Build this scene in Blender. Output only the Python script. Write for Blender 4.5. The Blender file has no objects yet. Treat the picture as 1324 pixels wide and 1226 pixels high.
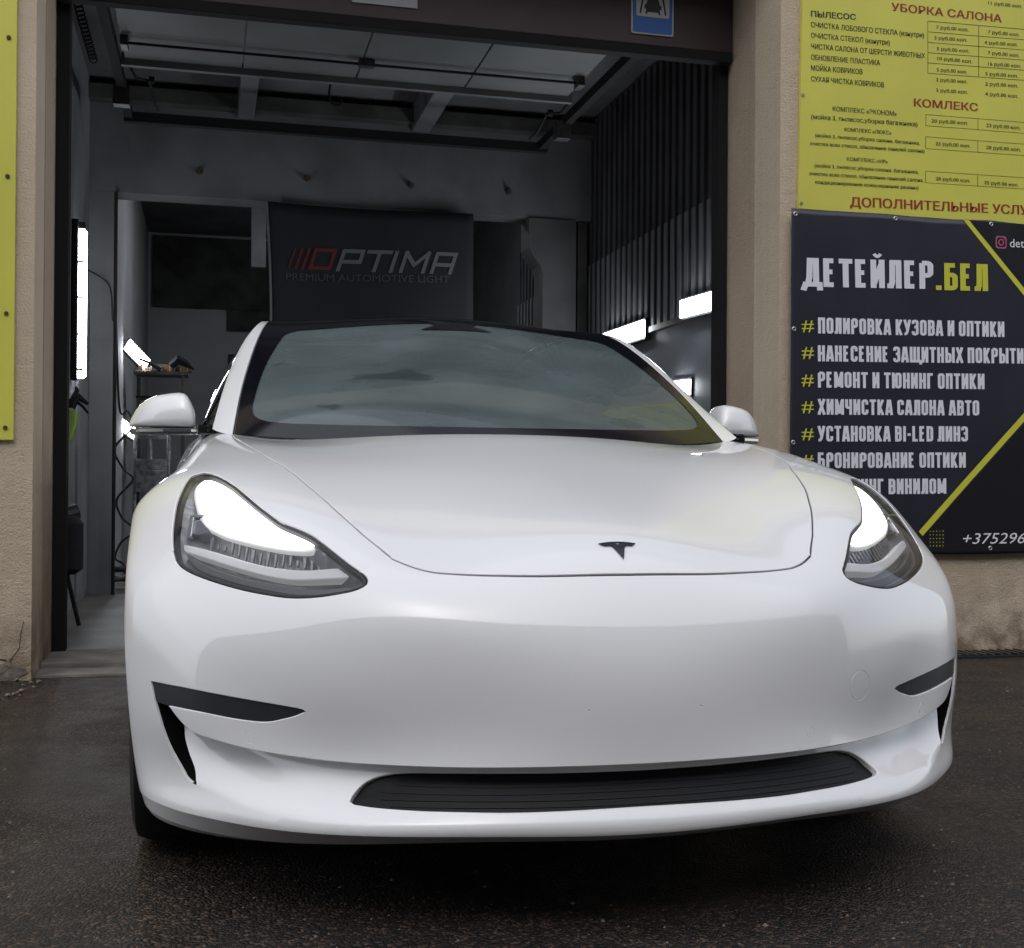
import bpy, bmesh, math, random
import numpy as np
from mathutils import Vector, Matrix
from mathutils.geometry import delaunay_2d_cdt
random.seed(7); np.random.seed(7)
R = math.radians
scene = bpy.context.scene
COL = scene.collection

# ------------------------------------------------------------------ camera, sky, sun, exposure
cam = bpy.data.cameras.new('camera'); camo = bpy.data.objects.new('camera', cam); COL.objects.link(camo)
cam.sensor_width = 36.0; cam.lens = 36.0 * 1570.56 / 1324.0; cam.clip_start = .05; cam.clip_end = 500
yaw, pitch, roll = R(13.97), R(.30), R(.39)
fw = Vector((math.sin(yaw)*math.cos(pitch), math.cos(yaw)*math.cos(pitch), math.sin(pitch)))
rt = Vector((math.cos(yaw), -math.sin(yaw), 0)); up = rt.cross(fw)
rr = math.cos(roll)*rt + math.sin(roll)*up; uu = -math.sin(roll)*rt + math.cos(roll)*up
camo.matrix_world = Matrix(((rr.x, uu.x, -fw.x, -.7953), (rr.y, uu.y, -fw.y, -2.0939), (rr.z, uu.z, -fw.z, .8344), (0, 0, 0, 1)))
scene.camera = camo

world = bpy.data.worlds.new('World'); scene.world = world; world.use_nodes = True
wn = world.node_tree; bg = wn.nodes['Background']
sky = wn.nodes.new('ShaderNodeTexSky'); sky.sky_type = 'NISHITA'; sky.sun_disc = False
SUN_EL, SUN_AZ = R(52), R(200)          # high and behind the photographer
sky.sun_elevation = SUN_EL; sky.sun_rotation = SUN_AZ; sky.air_density = 1.0; sky.dust_density = 1.5; sky.ozone_density = 1.0
hs = wn.nodes.new('ShaderNodeHueSaturation'); hs.inputs['Saturation'].default_value = .33
wn.links.new(sky.outputs[0], hs.inputs['Color']); wn.links.new(hs.outputs[0], bg.inputs[0]); bg.inputs[1].default_value = .11
sun = bpy.data.lights.new('sun', 'SUN'); sun.energy = .5; sun.angle = R(120); sun.color = (1, .98, .96)
suno = bpy.data.objects.new('sun', sun); COL.objects.link(suno)
sd = Vector((math.sin(SUN_AZ)*math.cos(SUN_EL), math.cos(SUN_AZ)*math.cos(SUN_EL), math.sin(SUN_EL)))
suno.rotation_euler = sd.to_track_quat('Z', 'Y').to_euler()
scene.view_settings.view_transform = 'Standard'; scene.view_settings.look = 'None'
scene.view_settings.gamma = 1; scene.view_settings.use_curve_mapping = False
scene.view_settings.exposure = 1.15

# ------------------------------------------------------------------ materials
def nt(m):
    m.use_nodes = True
    t = m.node_tree
    return t, t.nodes['Principled BSDF']
def mat(name, col, rough=.6, metal=0., coat=0., coat_rough=.03, emit=None, es=0., spec=.5,
        var=None, vscale=5., vdet=6., bump=0., bscale=60., bdist=.002, stretch=None, ior=None):
    """plain principled surface; var = second colour mixed in by noise; bump = fine relief"""
    m = bpy.data.materials.new(name); t, p = nt(m)
    if coat: p.inputs['Coat IOR'].default_value = 1.62
    p.inputs['Base Color'].default_value = (*col, 1); p.inputs['Roughness'].default_value = rough
    p.inputs['Metallic'].default_value = metal; p.inputs['Coat Weight'].default_value = coat
    p.inputs['Coat Roughness'].default_value = coat_rough; p.inputs['Specular IOR Level'].default_value = spec
    if emit: p.inputs['Emission Color'].default_value = (*emit, 1); p.inputs['Emission Strength'].default_value = es
    tc = t.nodes.new('ShaderNodeTexCoord'); src = tc.outputs['Object']
    if stretch:
        mp = t.nodes.new('ShaderNodeMapping'); mp.inputs['Scale'].default_value = stretch
        t.links.new(src, mp.inputs[0]); src = mp.outputs[0]
    if var:
        n = t.nodes.new('ShaderNodeTexNoise'); n.inputs['Scale'].default_value = vscale; n.inputs['Detail'].default_value = vdet
        t.links.new(src, n.inputs['Vector'])
        r = t.nodes.new('ShaderNodeValToRGB'); r.color_ramp.elements[0].position = .38; r.color_ramp.elements[1].position = .66
        r.color_ramp.elements[0].color = (*col, 1); r.color_ramp.elements[1].color = (*var, 1)
        t.links.new(n.outputs['Fac'], r.inputs[0]); t.links.new(r.outputs[0], p.inputs['Base Color'])
    if bump:
        n2 = t.nodes.new('ShaderNodeTexNoise'); n2.inputs['Scale'].default_value = bscale; n2.inputs['Detail'].default_value = 5
        t.links.new(tc.outputs['Object'], n2.inputs['Vector'])
        b = t.nodes.new('ShaderNodeBump'); b.inputs['Strength'].default_value = bump; b.inputs['Distance'].default_value = bdist
        t.links.new(n2.outputs['Fac'], b.inputs['Height']); t.links.new(b.outputs[0], p.inputs['Normal'])
    return m

def asphalt_mat():
    m = bpy.data.materials.new('asphalt'); t, p = nt(m); N = t.nodes; L = t.links
    tc = N.new('ShaderNodeTexCoord'); O = tc.outputs['Object']
    def noise(s, d=5, r=.55):
        n = N.new('ShaderNodeTexNoise'); n.inputs['Scale'].default_value = s; n.inputs['Detail'].default_value = d
        n.inputs['Roughness'].default_value = r; L.new(O, n.inputs['Vector']); return n
    def ramp(src, stops):
        r = N.new('ShaderNodeValToRGB'); e = r.color_ramp.elements
        e[0].position, e[0].color = stops[0][0], (*stops[0][1], 1); e[1].position, e[1].color = stops[-1][0], (*stops[-1][1], 1)
        for s in stops[1:-1]:
            x = e.new(s[0]); x.color = (*s[1], 1)
        L.new(src, r.inputs[0]); return r
    def mixc(f, a, b, mode='MIX'):
        x = N.new('ShaderNodeMix'); x.data_type = 'RGBA'; x.blend_type = mode
        if isinstance(f, float): x.inputs[0].default_value = f
        else: L.new(f, x.inputs[0])
        L.new(a, x.inputs[6])
        if isinstance(b, tuple): x.inputs[7].default_value = (*b, 1)
        else: L.new(b, x.inputs[7])
        return x.outputs[2]
    big = noise(.9, 6); patch = ramp(big.outputs['Fac'], [(.35, (.0150, .0110, .0092)), (.65, (.030, .0205, .0155))])
    vor = N.new('ShaderNodeTexVoronoi'); vor.inputs['Scale'].default_value = 150; L.new(O, vor.inputs['Vector'])
    sep = N.new('ShaderNodeSeparateColor'); L.new(vor.outputs['Color'], sep.inputs[0])
    chip = ramp(sep.outputs[0], [(0, (.28,)*3), (.5, (.55,)*3), (.78, (1.35,)*3), (1, (5.0, 4.5, 4.0))])
    c1 = mixc(1.0, patch.outputs[0], chip.outputs[0], 'MULTIPLY')
    fine = noise(420, 3); f2 = ramp(fine.outputs['Fac'], [(.3, (.55,)*3), (.75, (1.6,)*3)])
    c2 = mixc(.8, c1, f2.outputs[0], 'MULTIPLY'); L.new(c2, p.inputs['Base Color'])
    wet = noise(1.6, 4); wr = ramp(wet.outputs['Fac'], [(.40, (.30,)*3), (.60, (.62,)*3)])
    L.new(wr.outputs[0], p.inputs['Roughness'])
    p.inputs['Specular IOR Level'].default_value = .45
    add = N.new('ShaderNodeMath'); add.operation = 'MULTIPLY_ADD'; add.inputs[1].default_value = -1.1
    L.new(vor.outputs['Distance'], add.inputs[0]); n3 = noise(60, 8, .75); L.new(n3.outputs['Fac'], add.inputs[2])
    b = N.new('ShaderNodeBump'); b.inputs['Strength'].default_value = .9; b.inputs['Distance'].default_value = .0055
    L.new(add.outputs[0], b.inputs['Height']); L.new(b.outputs[0], p.inputs['Normal'])
    return m

def stucco_mat(name, col, var, dirt=(.20, .15, .10)):
    """rendered wall: soft blotches, fine grain, splash dirt near the ground"""
    m = bpy.data.materials.new(name); t, p = nt(m); N = t.nodes; L = t.links
    g = N.new('ShaderNodeNewGeometry'); sx = N.new('ShaderNodeSeparateXYZ'); L.new(g.outputs['Position'], sx.inputs[0])
    O = g.outputs['Position']
    def noise(s, d=5, vec=O):
        n = N.new('ShaderNodeTexNoise'); n.inputs['Scale'].default_value = s; n.inputs['Detail'].default_value = d
        L.new(vec, n.inputs['Vector']); return n.outputs['Fac']
    r = N.new('ShaderNodeValToRGB'); r.color_ramp.elements[0].position = .35; r.color_ramp.elements[1].position = .68
    r.color_ramp.elements[0].color = (*col, 1); r.color_ramp.elements[1].color = (*var, 1); L.new(noise(1.7, 8), r.inputs[0])
    mp = N.new('ShaderNodeMapRange'); mp.inputs[1].default_value = .42; mp.inputs[2].default_value = 0; mp.inputs[3].default_value = 0; mp.inputs[4].default_value = 1
    L.new(sx.outputs['Z'], mp.inputs[0])
    mu = N.new('ShaderNodeMath'); mu.operation = 'MULTIPLY'; L.new(mp.outputs[0], mu.inputs[0]); 
    nr = N.new('ShaderNodeMapRange'); nr.inputs[1].default_value = .40; nr.inputs[2].default_value = .62; L.new(noise(7, 8), nr.inputs[0]); L.new(nr.outputs[0], mu.inputs[1])
    mx = N.new('ShaderNodeMix'); mx.data_type = 'RGBA'; L.new(mu.outputs[0], mx.inputs[0]); L.new(r.outputs[0], mx.inputs[6]); mx.inputs[7].default_value = (*dirt, 1)
    # long faint run-down streaks
    mpp = N.new('ShaderNodeMapping'); mpp.inputs['Scale'].default_value = (14, 14, .8); L.new(O, mpp.inputs[0])
    st = N.new('ShaderNodeMapRange'); st.inputs[1].default_value = .5; st.inputs[2].default_value = .8; st.inputs[3].default_value = 1; st.inputs[4].default_value = .92
    L.new(noise(1, 5, mpp.outputs[0]), st.inputs[0])
    m2 = N.new('ShaderNodeMix'); m2.data_type = 'RGBA'; m2.blend_type = 'MULTIPLY'; m2.inputs[0].default_value = 1
    L.new(mx.outputs[2], m2.inputs[6]); L.new(st.outputs[0], m2.inputs[7]); L.new(m2.outputs[2], p.inputs['Base Color'])
    p.inputs['Roughness'].default_value = .9; p.inputs['Specular IOR Level'].default_value = .2
    b = N.new('ShaderNodeBump'); b.inputs['Strength'].default_value = .9; b.inputs['Distance'].default_value = .006
    ad = N.new('ShaderNodeMath'); L.new(noise(120, 4), ad.inputs[0]); L.new(noise(25, 6), ad.inputs[1])
    L.new(ad.outputs[0], b.inputs['Height']); L.new(b.outputs[0], p.inputs['Normal'])
    return m

def fog_glass_mat():
    """windscreen: green-tinted glass with a film of condensation wiped through in places"""
    m = bpy.data.materials.new('windscreen_glass'); t, p = nt(m); N = t.nodes; L = t.links
    out = N['Material Output'] if 'Material Output' in N else [n for n in N if n.type == 'OUTPUT_MATERIAL'][0]
    tc = N.new('ShaderNodeTexCoord')
    def noise(scale, mscale, d=5):
        mp = N.new('ShaderNodeMapping'); mp.inputs['Scale'].default_value = mscale; L.new(tc.outputs['Object'], mp.inputs[0])
        n = N.new('ShaderNodeTexNoise'); n.inputs['Scale'].default_value = scale; n.inputs['Detail'].default_value = d; L.new(mp.outputs[0], n.inputs[0]); return n.outputs['Fac']
    tr = N.new('ShaderNodeBsdfTransparent'); tr.inputs[0].default_value = (.42, .50, .48, 1)
    df = N.new('ShaderNodeBsdfDiffuse'); df.inputs[0].default_value = (.135, .172, .178, 1)
    f = N.new('ShaderNodeMapRange'); f.inputs[1].default_value = .33; f.inputs[2].default_value = .62; f.inputs[3].default_value = .48; f.inputs[4].default_value = .78
    L.new(noise(2.2, (1, 1, 3.2), 7), f.inputs[0])
    f2 = N.new('ShaderNodeMapRange'); f2.inputs[1].default_value = .60; f2.inputs[2].default_value = .66; f2.inputs[3].default_value = 1; f2.inputs[4].default_value = .6
    L.new(noise(3.1, (1, 1, 5), 9), f2.inputs[0])
    mu = N.new('ShaderNodeMath'); mu.operation = 'MULTIPLY'; L.new(f.outputs[0], mu.inputs[0]); L.new(f2.outputs[0], mu.inputs[1])
    m1 = N.new('ShaderNodeMixShader'); L.new(mu.outputs[0], m1.inputs[0]); L.new(tr.outputs[0], m1.inputs[1]); L.new(df.outputs[0], m1.inputs[2])
    gl = N.new('ShaderNodeBsdfGlossy'); gl.inputs['Roughness'].default_value = .02
    fr = N.new('ShaderNodeFresnel'); fr.inputs['IOR'].default_value = 1.5
    m2 = N.new('ShaderNodeMixShader'); L.new(fr.outputs[0], m2.inputs[0]); L.new(m1.outputs[0], m2.inputs[1]); L.new(gl.outputs[0], m2.inputs[2])
    L.new(m2.outputs[0], out.inputs['Surface']); return m

def clear_mat(name, tint=(.95, .95, .95), rough=.0, ior=1.45):
    m = bpy.data.materials.new(name); t, p = nt(m); N = t.nodes; L = t.links
    out = [n for n in N if n.type == 'OUTPUT_MATERIAL'][0]
    tr = N.new('ShaderNodeBsdfTransparent'); tr.inputs[0].default_value = (*tint, 1)
    gl = N.new('ShaderNodeBsdfGlossy'); gl.inputs['Roughness'].default_value = rough
    fr = N.new('ShaderNodeFresnel'); fr.inputs['IOR'].default_value = ior
    m2 = N.new('ShaderNodeMixShader'); L.new(fr.outputs[0], m2.inputs[0]); L.new(tr.outputs[0], m2.inputs[1]); L.new(gl.outputs[0], m2.inputs[2])
    L.new(m2.outputs[0], out.inputs['Surface']); return m

M = {}
M['asphalt'] = asphalt_mat()
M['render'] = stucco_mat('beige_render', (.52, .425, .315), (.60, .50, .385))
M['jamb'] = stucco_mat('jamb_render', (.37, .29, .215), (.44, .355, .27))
M['concrete'] = mat('old_concrete', (.15, .14, .13), .85, var=(.25, .23, .21), vscale=6, bump=.6, bscale=40, bdist=.004)
M['wet_floor'] = mat('garage_floor', (.10, .095, .09), .45, var=(.17, .16, .15), vscale=3, bump=.35, bscale=30)
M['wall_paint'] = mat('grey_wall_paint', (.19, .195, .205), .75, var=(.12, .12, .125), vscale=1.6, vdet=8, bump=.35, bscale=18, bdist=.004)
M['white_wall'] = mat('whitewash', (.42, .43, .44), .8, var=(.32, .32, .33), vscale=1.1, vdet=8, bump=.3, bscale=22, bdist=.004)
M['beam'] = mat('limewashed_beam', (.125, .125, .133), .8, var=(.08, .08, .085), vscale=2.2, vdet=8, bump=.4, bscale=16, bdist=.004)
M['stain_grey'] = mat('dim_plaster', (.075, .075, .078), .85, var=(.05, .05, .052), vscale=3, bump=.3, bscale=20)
M['stain'] = mat('sooty_wall', (.025, .025, .024), .8, var=(.06, .06, .055), vscale=4, bump=.3, bscale=20)
M['sheet'] = mat('dark_corrugated_sheet', (.07, .072, .077), .7, var=(.05, .05, .054), vscale=3)
M['rib_lit'] = mat('lit_batten', (.17, .175, .185), .6, var=(.135, .135, .145), vscale=5)
M['dado'] = mat('grey_blue_dado', (.14, .15, .17), .55, var=(.18, .19, .21), vscale=2, bump=.2, bscale=20)
M['steel_black'] = mat('black_steel', (.014, .014, .015), .8, bump=.15, spec=.2)
M['steel'] = mat('galvanised_rail', (.10, .10, .10), .45, .6, var=(.06, .055, .05), vscale=14)
M['far_wall'] = mat('far_wall', (.13, .125, .12), .9, var=(.16, .15, .14), vscale=.6)
M['far_window'] = mat('far_window', (.03, .035, .04), .15)
M['pit'] = mat('unlit_duct', (.003, .003, .0035), .9, spec=.1)
M['lamp_glow'] = mat('lamp_glow', (.5, .5, .5), .4, emit=(1, .985, .95), es=.16)
M['maroon'] = mat('dark_maroon_door', (.040, .022, .023), .45, var=(.052, .030, .030), vscale=3, bump=.15, bscale=30)
M['leaf'] = mat('pale_door_leaf', (.125, .137, .137), .6, var=(.09, .098, .098), vscale=2)
M['rust'] = mat('rusty_bolt', (.045, .038, .033), .7, .3, var=(.08, .05, .035), vscale=30)
M['yellow'] = mat('yellow_board', (.66, .64, .10), .42, var=(.61, .59, .095), vscale=2.5)
M['navy'] = mat('navy_vinyl', (.020, .020, .032), .38, var=(.026, .026, .040), vscale=3)
M['ink_black'] = mat('vinyl_black', (.010, .010, .014), .38)
M['lime'] = mat('lime_print', (.62, .62, .06), .4)
M['white_print'] = mat('white_print', (.80, .80, .86), .4)
M['ink'] = mat('dark_ink', (.035, .035, .012), .5)
M['red'] = mat('red_ink', (.30, .035, .018), .5)
M['logo_red'] = mat('logo_red', (.09, .012, .013), .5)
M['logo_grey'] = mat('logo_grey', (.11, .11, .12), .5)
M['logo_faint'] = mat('logo_faint', (.05, .052, .066), .5)
M['pink'] = mat('pink_print', (.55, .12, .25), .4)
M['blue'] = mat('sign_blue', (.03, .13, .42), .35)
M['sign_white'] = mat('sign_white', (.50, .51, .50), .4)
M['paper'] = mat('white_paper', (.45, .46, .47), .7)
M['grommet'] = mat('grommet_metal', (.5, .5, .5), .35, .9)
M['led'] = mat('led_tube', (.8, .8, .8), .4, emit=(.90, .94, 1), es=14)
M['led_small'] = mat('led_flood', (.8, .8, .8), .4, emit=(.90, .94, 1), es=22)
M['paint'] = mat('white_car_paint', (.86, .86, .875), .38, coat=1.0, coat_rough=.025, ior=1.5)
M['trim'] = mat('satin_black_trim', (.022, .023, .027), .34, var=(.028, .029, .034), vscale=9)
M['deep'] = mat('deep_black_plastic', (.008, .008, .009), .6)
M['grille'] = mat('grille_black', (.006, .0065, .009), .5, spec=.25)
M['gloss_black'] = mat('black_glass', (.006, .006, .008), .05, coat=1)
M['frit'] = mat('black_frit', (.006, .006, .010), .08, spec=.4)
M['glass'] = fog_glass_mat()
M['side_glass'] = clear_mat('tinted_side_glass', (.12, .13, .13))
M['lens'] = clear_mat('headlight_lens', (.93, .94, .96))
M['housing'] = mat('lamp_housing', (.15, .155, .17), .4, .3, var=(.20, .205, .22), vscale=6)
M['lamp_dark'] = mat('lamp_dark', (.10, .103, .115), .3)
M['chrome'] = mat('chrome', (.75, .75, .78), .12, 1.0)
M['lamp_chrome'] = mat('lamp_chrome', (.62, .63, .66), .22, .9)
M['blade'] = mat('light_blade', (.58, .58, .60), .35, emit=(1, .99, .97), es=.07)
M['lamp_on'] = mat('lit_lamp', (.9, .9, .9), .4, emit=(1, .985, .95), es=1.7)
M['emblem'] = mat('dark_chrome', (.05, .053, .06), .2, .9)
M['tyre'] = mat('tyre_rubber', (.012, .012, .012), .75, bump=.2, bscale=80)
M['rim'] = mat('grey_rim', (.12, .12, .13), .3, .8)
M['cabin'] = mat('cabin_black', (.020, .020, .022), .7)
M['cabin_light'] = mat('cabin_grey', (.07, .07, .07), .8)
M['cable'] = mat('black_cable', (.012, .012, .013), .5)
M['lime_plastic'] = mat('lime_plastic', (.16, .24, .02), .5)
M['cardboard'] = mat('brown_card', (.22, .13, .07), .8, var=(.12, .07, .04), vscale=12)
M['tin'] = mat('scratched_tin', (.42, .43, .44), .4, .4, var=(.2, .2, .2), vscale=25)
M['red_lamp'] = mat('tail_lamp_red', (.25, .01, .01), .2)
M['plaster_broken'] = mat('broken_plaster', (.16, .14, .12), .9, var=(.26, .21, .16), vscale=14, bump=1, bscale=40, bdist=.01)

# ------------------------------------------------------------------ object helpers
def link(o, parent=None):
    COL.objects.link(o)
    if parent is not None:
        o.parent = parent
    return o
def wloc(o):
    p = Vector((0, 0, 0))
    while o is not None:
        p += o.location; o = o.parent
    return p
def thing(name, label, cat, loc=(0, 0, 0), group=None):
    o = bpy.data.objects.new(name, None); COL.objects.link(o); o.location = loc; o.empty_display_size = .2
    o['label'] = label; o['category'] = cat
    if group: o['group'] = group
    return o
def tag(o, label=None, cat=None, group=None, kind=None):
    if label: o['label'] = label
    if cat: o['category'] = cat
    if group: o['group'] = group
    if kind: o['kind'] = kind
    return o
def mesh(name, V, F, m, parent=None, smooth=False, normals=None, loc=None):
    """V in world coordinates"""
    off = wloc(parent) if parent is not None else Vector((0, 0, 0))
    base = Vector(loc) if loc is not None else Vector((0, 0, 0))
    V = np.asarray(V, float) - np.array(off) - (np.array(base) - np.array(off) if loc is not None else 0)
    me = bpy.data.meshes.new(name); me.from_pydata([tuple(v) for v in V], [], [tuple(int(i) for i in f) for f in F]); me.update()
    o = bpy.data.objects.new(name, me)
    if isinstance(m, (list, tuple)):
        for x in m: me.materials.append(x)
    else: me.materials.append(m)
    if smooth or normals is not None: me.polygons.foreach_set('use_smooth', [True]*len(me.polygons))
    if normals is not None: me.normals_split_custom_set_from_vertices([tuple(n) for n in normals])
    link(o, parent)
    if loc is not None: o.location = base - off
    return o
class MB:
    """collects simple solids and links them as ONE mesh object"""
    def __init__(s): s.V = []; s.F = []
    def box(s, x0, x1, y0, y1, z0, z1, bev=0):
        if bev:
            bm = bmesh.new(); bmesh.ops.create_cube(bm, size=1)
            for v in bm.verts: v.co = Vector(((x0+x1)/2+v.co.x*(x1-x0), (y0+y1)/2+v.co.y*(y1-y0), (z0+z1)/2+v.co.z*(z1-z0)))
            bmesh.ops.bevel(bm, geom=bm.edges[:], offset=bev, segments=2, affect='EDGES', profile=.6)
            return s.bm(bm)
        k = len(s.V)
        s.V += [(x, y, z) for z in (z0, z1) for y in (y0, y1) for x in (x0, x1)]
        s.F += [tuple(k+i for i in f) for f in ((0, 2, 3, 1), (4, 5, 7, 6), (0, 1, 5, 4), (2, 6, 7, 3), (0, 4, 6, 2), (1, 3, 7, 5))]
        return s
    def bm(s, bm):
        k = len(s.V); bm.verts.index_update(); s.V += [tuple(v.co) for v in bm.verts]
        s.F += [tuple(k+v.index for v in f.verts) for f in bm.faces]; bm.free(); return s
    def add(s, V, F):
        k = len(s.V); s.V += [tuple(v) for v in V]; s.F += [tuple(k+i for i in f) for f in F]; return s
    def tube(s, pts, r, n=8, caps=True):
        pts = [Vector(p) for p in pts]; k = len(s.V); N = len(pts); ref = None
        rs = r if isinstance(r, (list, tuple)) else [r]*N
        for i, p in enumerate(pts):
            t = (pts[min(i+1, N-1)] - pts[max(i-1, 0)]).normalized()
            if ref is None: ref = Vector((0, 0, 1)) if abs(t.z) < .9 else Vector((1, 0, 0))
            a = (ref - t*ref.dot(t)).normalized(); b = t.cross(a); ref = a
            for j in range(n):
                w = 2*math.pi*j/n; s.V.append(tuple(p + (a*math.cos(w)+b*math.sin(w))*rs[i]))
        for i in range(N-1):
            for j in range(n):
                s.F.append((k+i*n+j, k+i*n+(j+1) % n, k+(i+1)*n+(j+1) % n, k+(i+1)*n+j))
        if caps: s.F.append(tuple(k+j for j in range(n))[::-1]); s.F.append(tuple(k+(N-1)*n+j for j in range(n)))
        return s
    def cyl(s, c, axis, r, h, n=16, r2=None):
        c = Vector(c); a = Vector(axis).normalized(); return s.tube([c, c+a*h], [r, r if r2 is None else r2], n)
    def prism(s, poly, f0, f1):
        """poly: 2-D outline; f0/f1 map a 2-D point to the two end caps"""
        k = len(s.V); n = len(poly); s.V += [f0(*q) for q in poly] + [f1(*q) for q in poly]
        s.F += [tuple(k+i for i in range(n)), tuple(k+n+i for i in range(n))[::-1]]
        s.F += [(k+i, k+n+i, k+n+(i+1) % n, k+(i+1) % n) for i in range(n)]; return s
    def build(s, name, m, parent=None, smooth=False, loc=None):
        o = mesh(name, s.V, s.F, m, parent, loc=loc)
        bm = bmesh.new(); bm.from_mesh(o.data); bmesh.ops.recalc_face_normals(bm, faces=bm.faces[:]); bm.to_mesh(o.data); bm.free()
        if smooth:
            o.data.polygons.foreach_set('use_smooth', [True]*len(o.data.polygons)); o.data.set_sharp_from_angle(angle=R(35))
        return o
def catmull(pts, n=6, closed=False):
    P = [np.array(p, float) for p in pts]; N = len(P); out = []
    for i in range(N if closed else N-1):
        p0 = P[(i-1) % N] if closed or i > 0 else 2*P[0]-P[1]; p1 = P[i]; p2 = P[(i+1) % N]
        p3 = P[(i+2) % N] if closed or i+2 < N else 2*P[-1]-P[-2]
        for k in range(n):
            t = k/n; out.append(.5*((2*p1)+(p2-p0)*t+(2*p0-5*p1+4*p2-p3)*t*t+(3*p1-p0-3*p2+p3)*t**3))
    if not closed: out.append(P[-1])
    return [tuple(o) for o in out]

# ------------------------------------------------------------------ ground
def struct(o): o['kind'] = 'structure'; return o
nx, ny = 120, 120
def gz(x, y): return 0.0
g = mesh('ground', [(-150, -150, -.004), (150, -150, -.004), (150, 3.30, -.004), (-150, 3.30, -.004)], [(0, 1, 2, 3)], M['asphalt']); struct(g)
struct(MB().box(-1.66, 2.12, 4.04, 12.6, -.1, .006).build('floor', M['wet_floor']))

# added block across the yard, out of view, shaping the reflection in paint and glass
ob = thing('added_reflection_block', 'plain grey block added unseen across the yard, to be mirrored in the white bumper', 'building', (0, -12, 0))
MB().box(-34, 30, -16, -10.5, -.1, 10.6).build('wall', M['far_wall'], ob)
MB().box(-34.3, 30.3, -16.3, -10.2, 10.602, 10.9).build('roof_slab', M['concrete'], ob)
for k in range(3):
    for i in range(19): MB().box(-32.4+i*3.2, -31.0+i*3.2, -10.497, -10.44, 1.4+k*2.9, 2.8+k*2.9).build('window', M['far_window'], ob)
# ------------------------------------------------------------------ garage building
bld = thing('garage_building', 'beige rendered garage block with one tall dark open doorway', 'building', (.2, 3.25, 0))
YF = 3.25
MB().box(-6, -1.505, YF, YF+.28, -.1, 4.6).build('front_wall', M['render'], bld)
MB().box(1.85, 8, YF, YF+.28, -.1, 4.6).build('front_wall', M['render'], bld)
MB().box(-1.505, 1.85, YF, YF+.28, 3.62, 4.6).build('head_wall', M['render'], bld)
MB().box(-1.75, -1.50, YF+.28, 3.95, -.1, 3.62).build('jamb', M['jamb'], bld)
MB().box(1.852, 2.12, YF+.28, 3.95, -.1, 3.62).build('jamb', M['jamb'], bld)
MB().box(-6.1, 8.1, YF-.12, 13.2, 4.6, 4.75).build('roof', M['concrete'], bld)
# broken render at the foot of the left pier and a few cracks
# threshold: two worn concrete steps of the doorway
MB().box(-1.50, 1.85, 3.50, 3.86, -.1, .030, .008).build('threshold', M['concrete'], bld)
MB().box(-1.50, 1.85, 3.30, 3.498, -.1, .006).build('apron', M['concrete'], bld)
MB().box(-1.50, 1.85, 3.862, 4.04, -.1, .012).build('sill_channel', M['concrete'], bld)
# inner walls and ceiling
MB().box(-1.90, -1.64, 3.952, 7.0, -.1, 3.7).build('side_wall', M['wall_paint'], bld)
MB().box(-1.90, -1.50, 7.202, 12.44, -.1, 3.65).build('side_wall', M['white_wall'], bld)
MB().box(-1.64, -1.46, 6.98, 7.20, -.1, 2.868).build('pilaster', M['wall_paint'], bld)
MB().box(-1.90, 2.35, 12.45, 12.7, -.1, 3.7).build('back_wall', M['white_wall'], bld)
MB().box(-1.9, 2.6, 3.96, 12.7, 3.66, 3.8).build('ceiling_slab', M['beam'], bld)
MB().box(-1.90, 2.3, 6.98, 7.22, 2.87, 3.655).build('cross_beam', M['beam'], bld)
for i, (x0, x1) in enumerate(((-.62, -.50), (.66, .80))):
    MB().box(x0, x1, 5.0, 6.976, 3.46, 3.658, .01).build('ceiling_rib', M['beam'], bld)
MB().box(-1.64, 2.10, 6.86, 6.975, 3.50, 3.60).build('soot_strip', M['stain'], bld)
for (x, z) in ((-.885, 3.055), (-.115, 3.056), (.659, 3.054), (1.416, 3.056)):
    b = MB().cyl((x, 6.978, z), (0, -1, 0), .026, .012, 6); b.cyl((x, 6.966, z), (0, -1, 0), .015, .03, 8)
    b.build('bolt', M['rust'], bld)
# right wall: dado, corrugated sheet, battens
MB().box(2.10, 2.35, 3.952, 12.45, -.1, 1.86).build('side_wall', M['dado'], bld)
MB().box(2.12, 2.35, 3.952, 12.45, 1.862, 3.66).build('side_wall', M['sheet'], bld)
rib_me = None
for i in range(46):
    y = 4.02 + i*.118
    if y > 9.3: break
    top = 2.52
    b = MB().box(2.082, 2.119, y, y+.058, 1.875, 3.64)
    o = b.build('upper_batten', M['sheet'], bld)
    b2 = MB().box(2.074, 2.0815, y+.002, y+.056, 1.875, top); b2.build('lit_batten_face', M['rib_lit'], bld)  # paler lower face paints the light falling on the battens
MB().box(2.06, 2.10, 3.96, 9.4, 1.835, 1.872).build('dado_rail', M['steel'], bld)
# right column with corbel under the beam
cw = [(1.58, 2.862), (1.96, 2.862), (1.96, 0), (1.70, 0), (1.69, 2.44), (1.67, 2.50), (1.61, 2.58), (1.58, 2.64)]
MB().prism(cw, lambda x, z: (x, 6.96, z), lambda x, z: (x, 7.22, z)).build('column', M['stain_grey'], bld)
MB().box(1.985, 2.06, 7.0, 7.12, 0, 2.86).build('drain_pipe', M['stain'], bld)
# dark opening high in the back wall and its sooty surround
MB().box(-1.45, .25, 12.40, 12.447, 2.80, 3.62).build('dark_recess', M['stain'], bld)
MB().box(-.62, .25, 12.41, 12.449, 2.55, 2.798).build('dark_recess', M['stain'], bld)
MB().box(-.60, -.2, 12.42, 12.449, 1.7, 2.28).build('wall_hatch', M['stain'], bld)
MB().box(-.42, -.28, 10.0, 10.1, 2.9, 3.65).build('hanger', M['beam'], bld)
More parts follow.
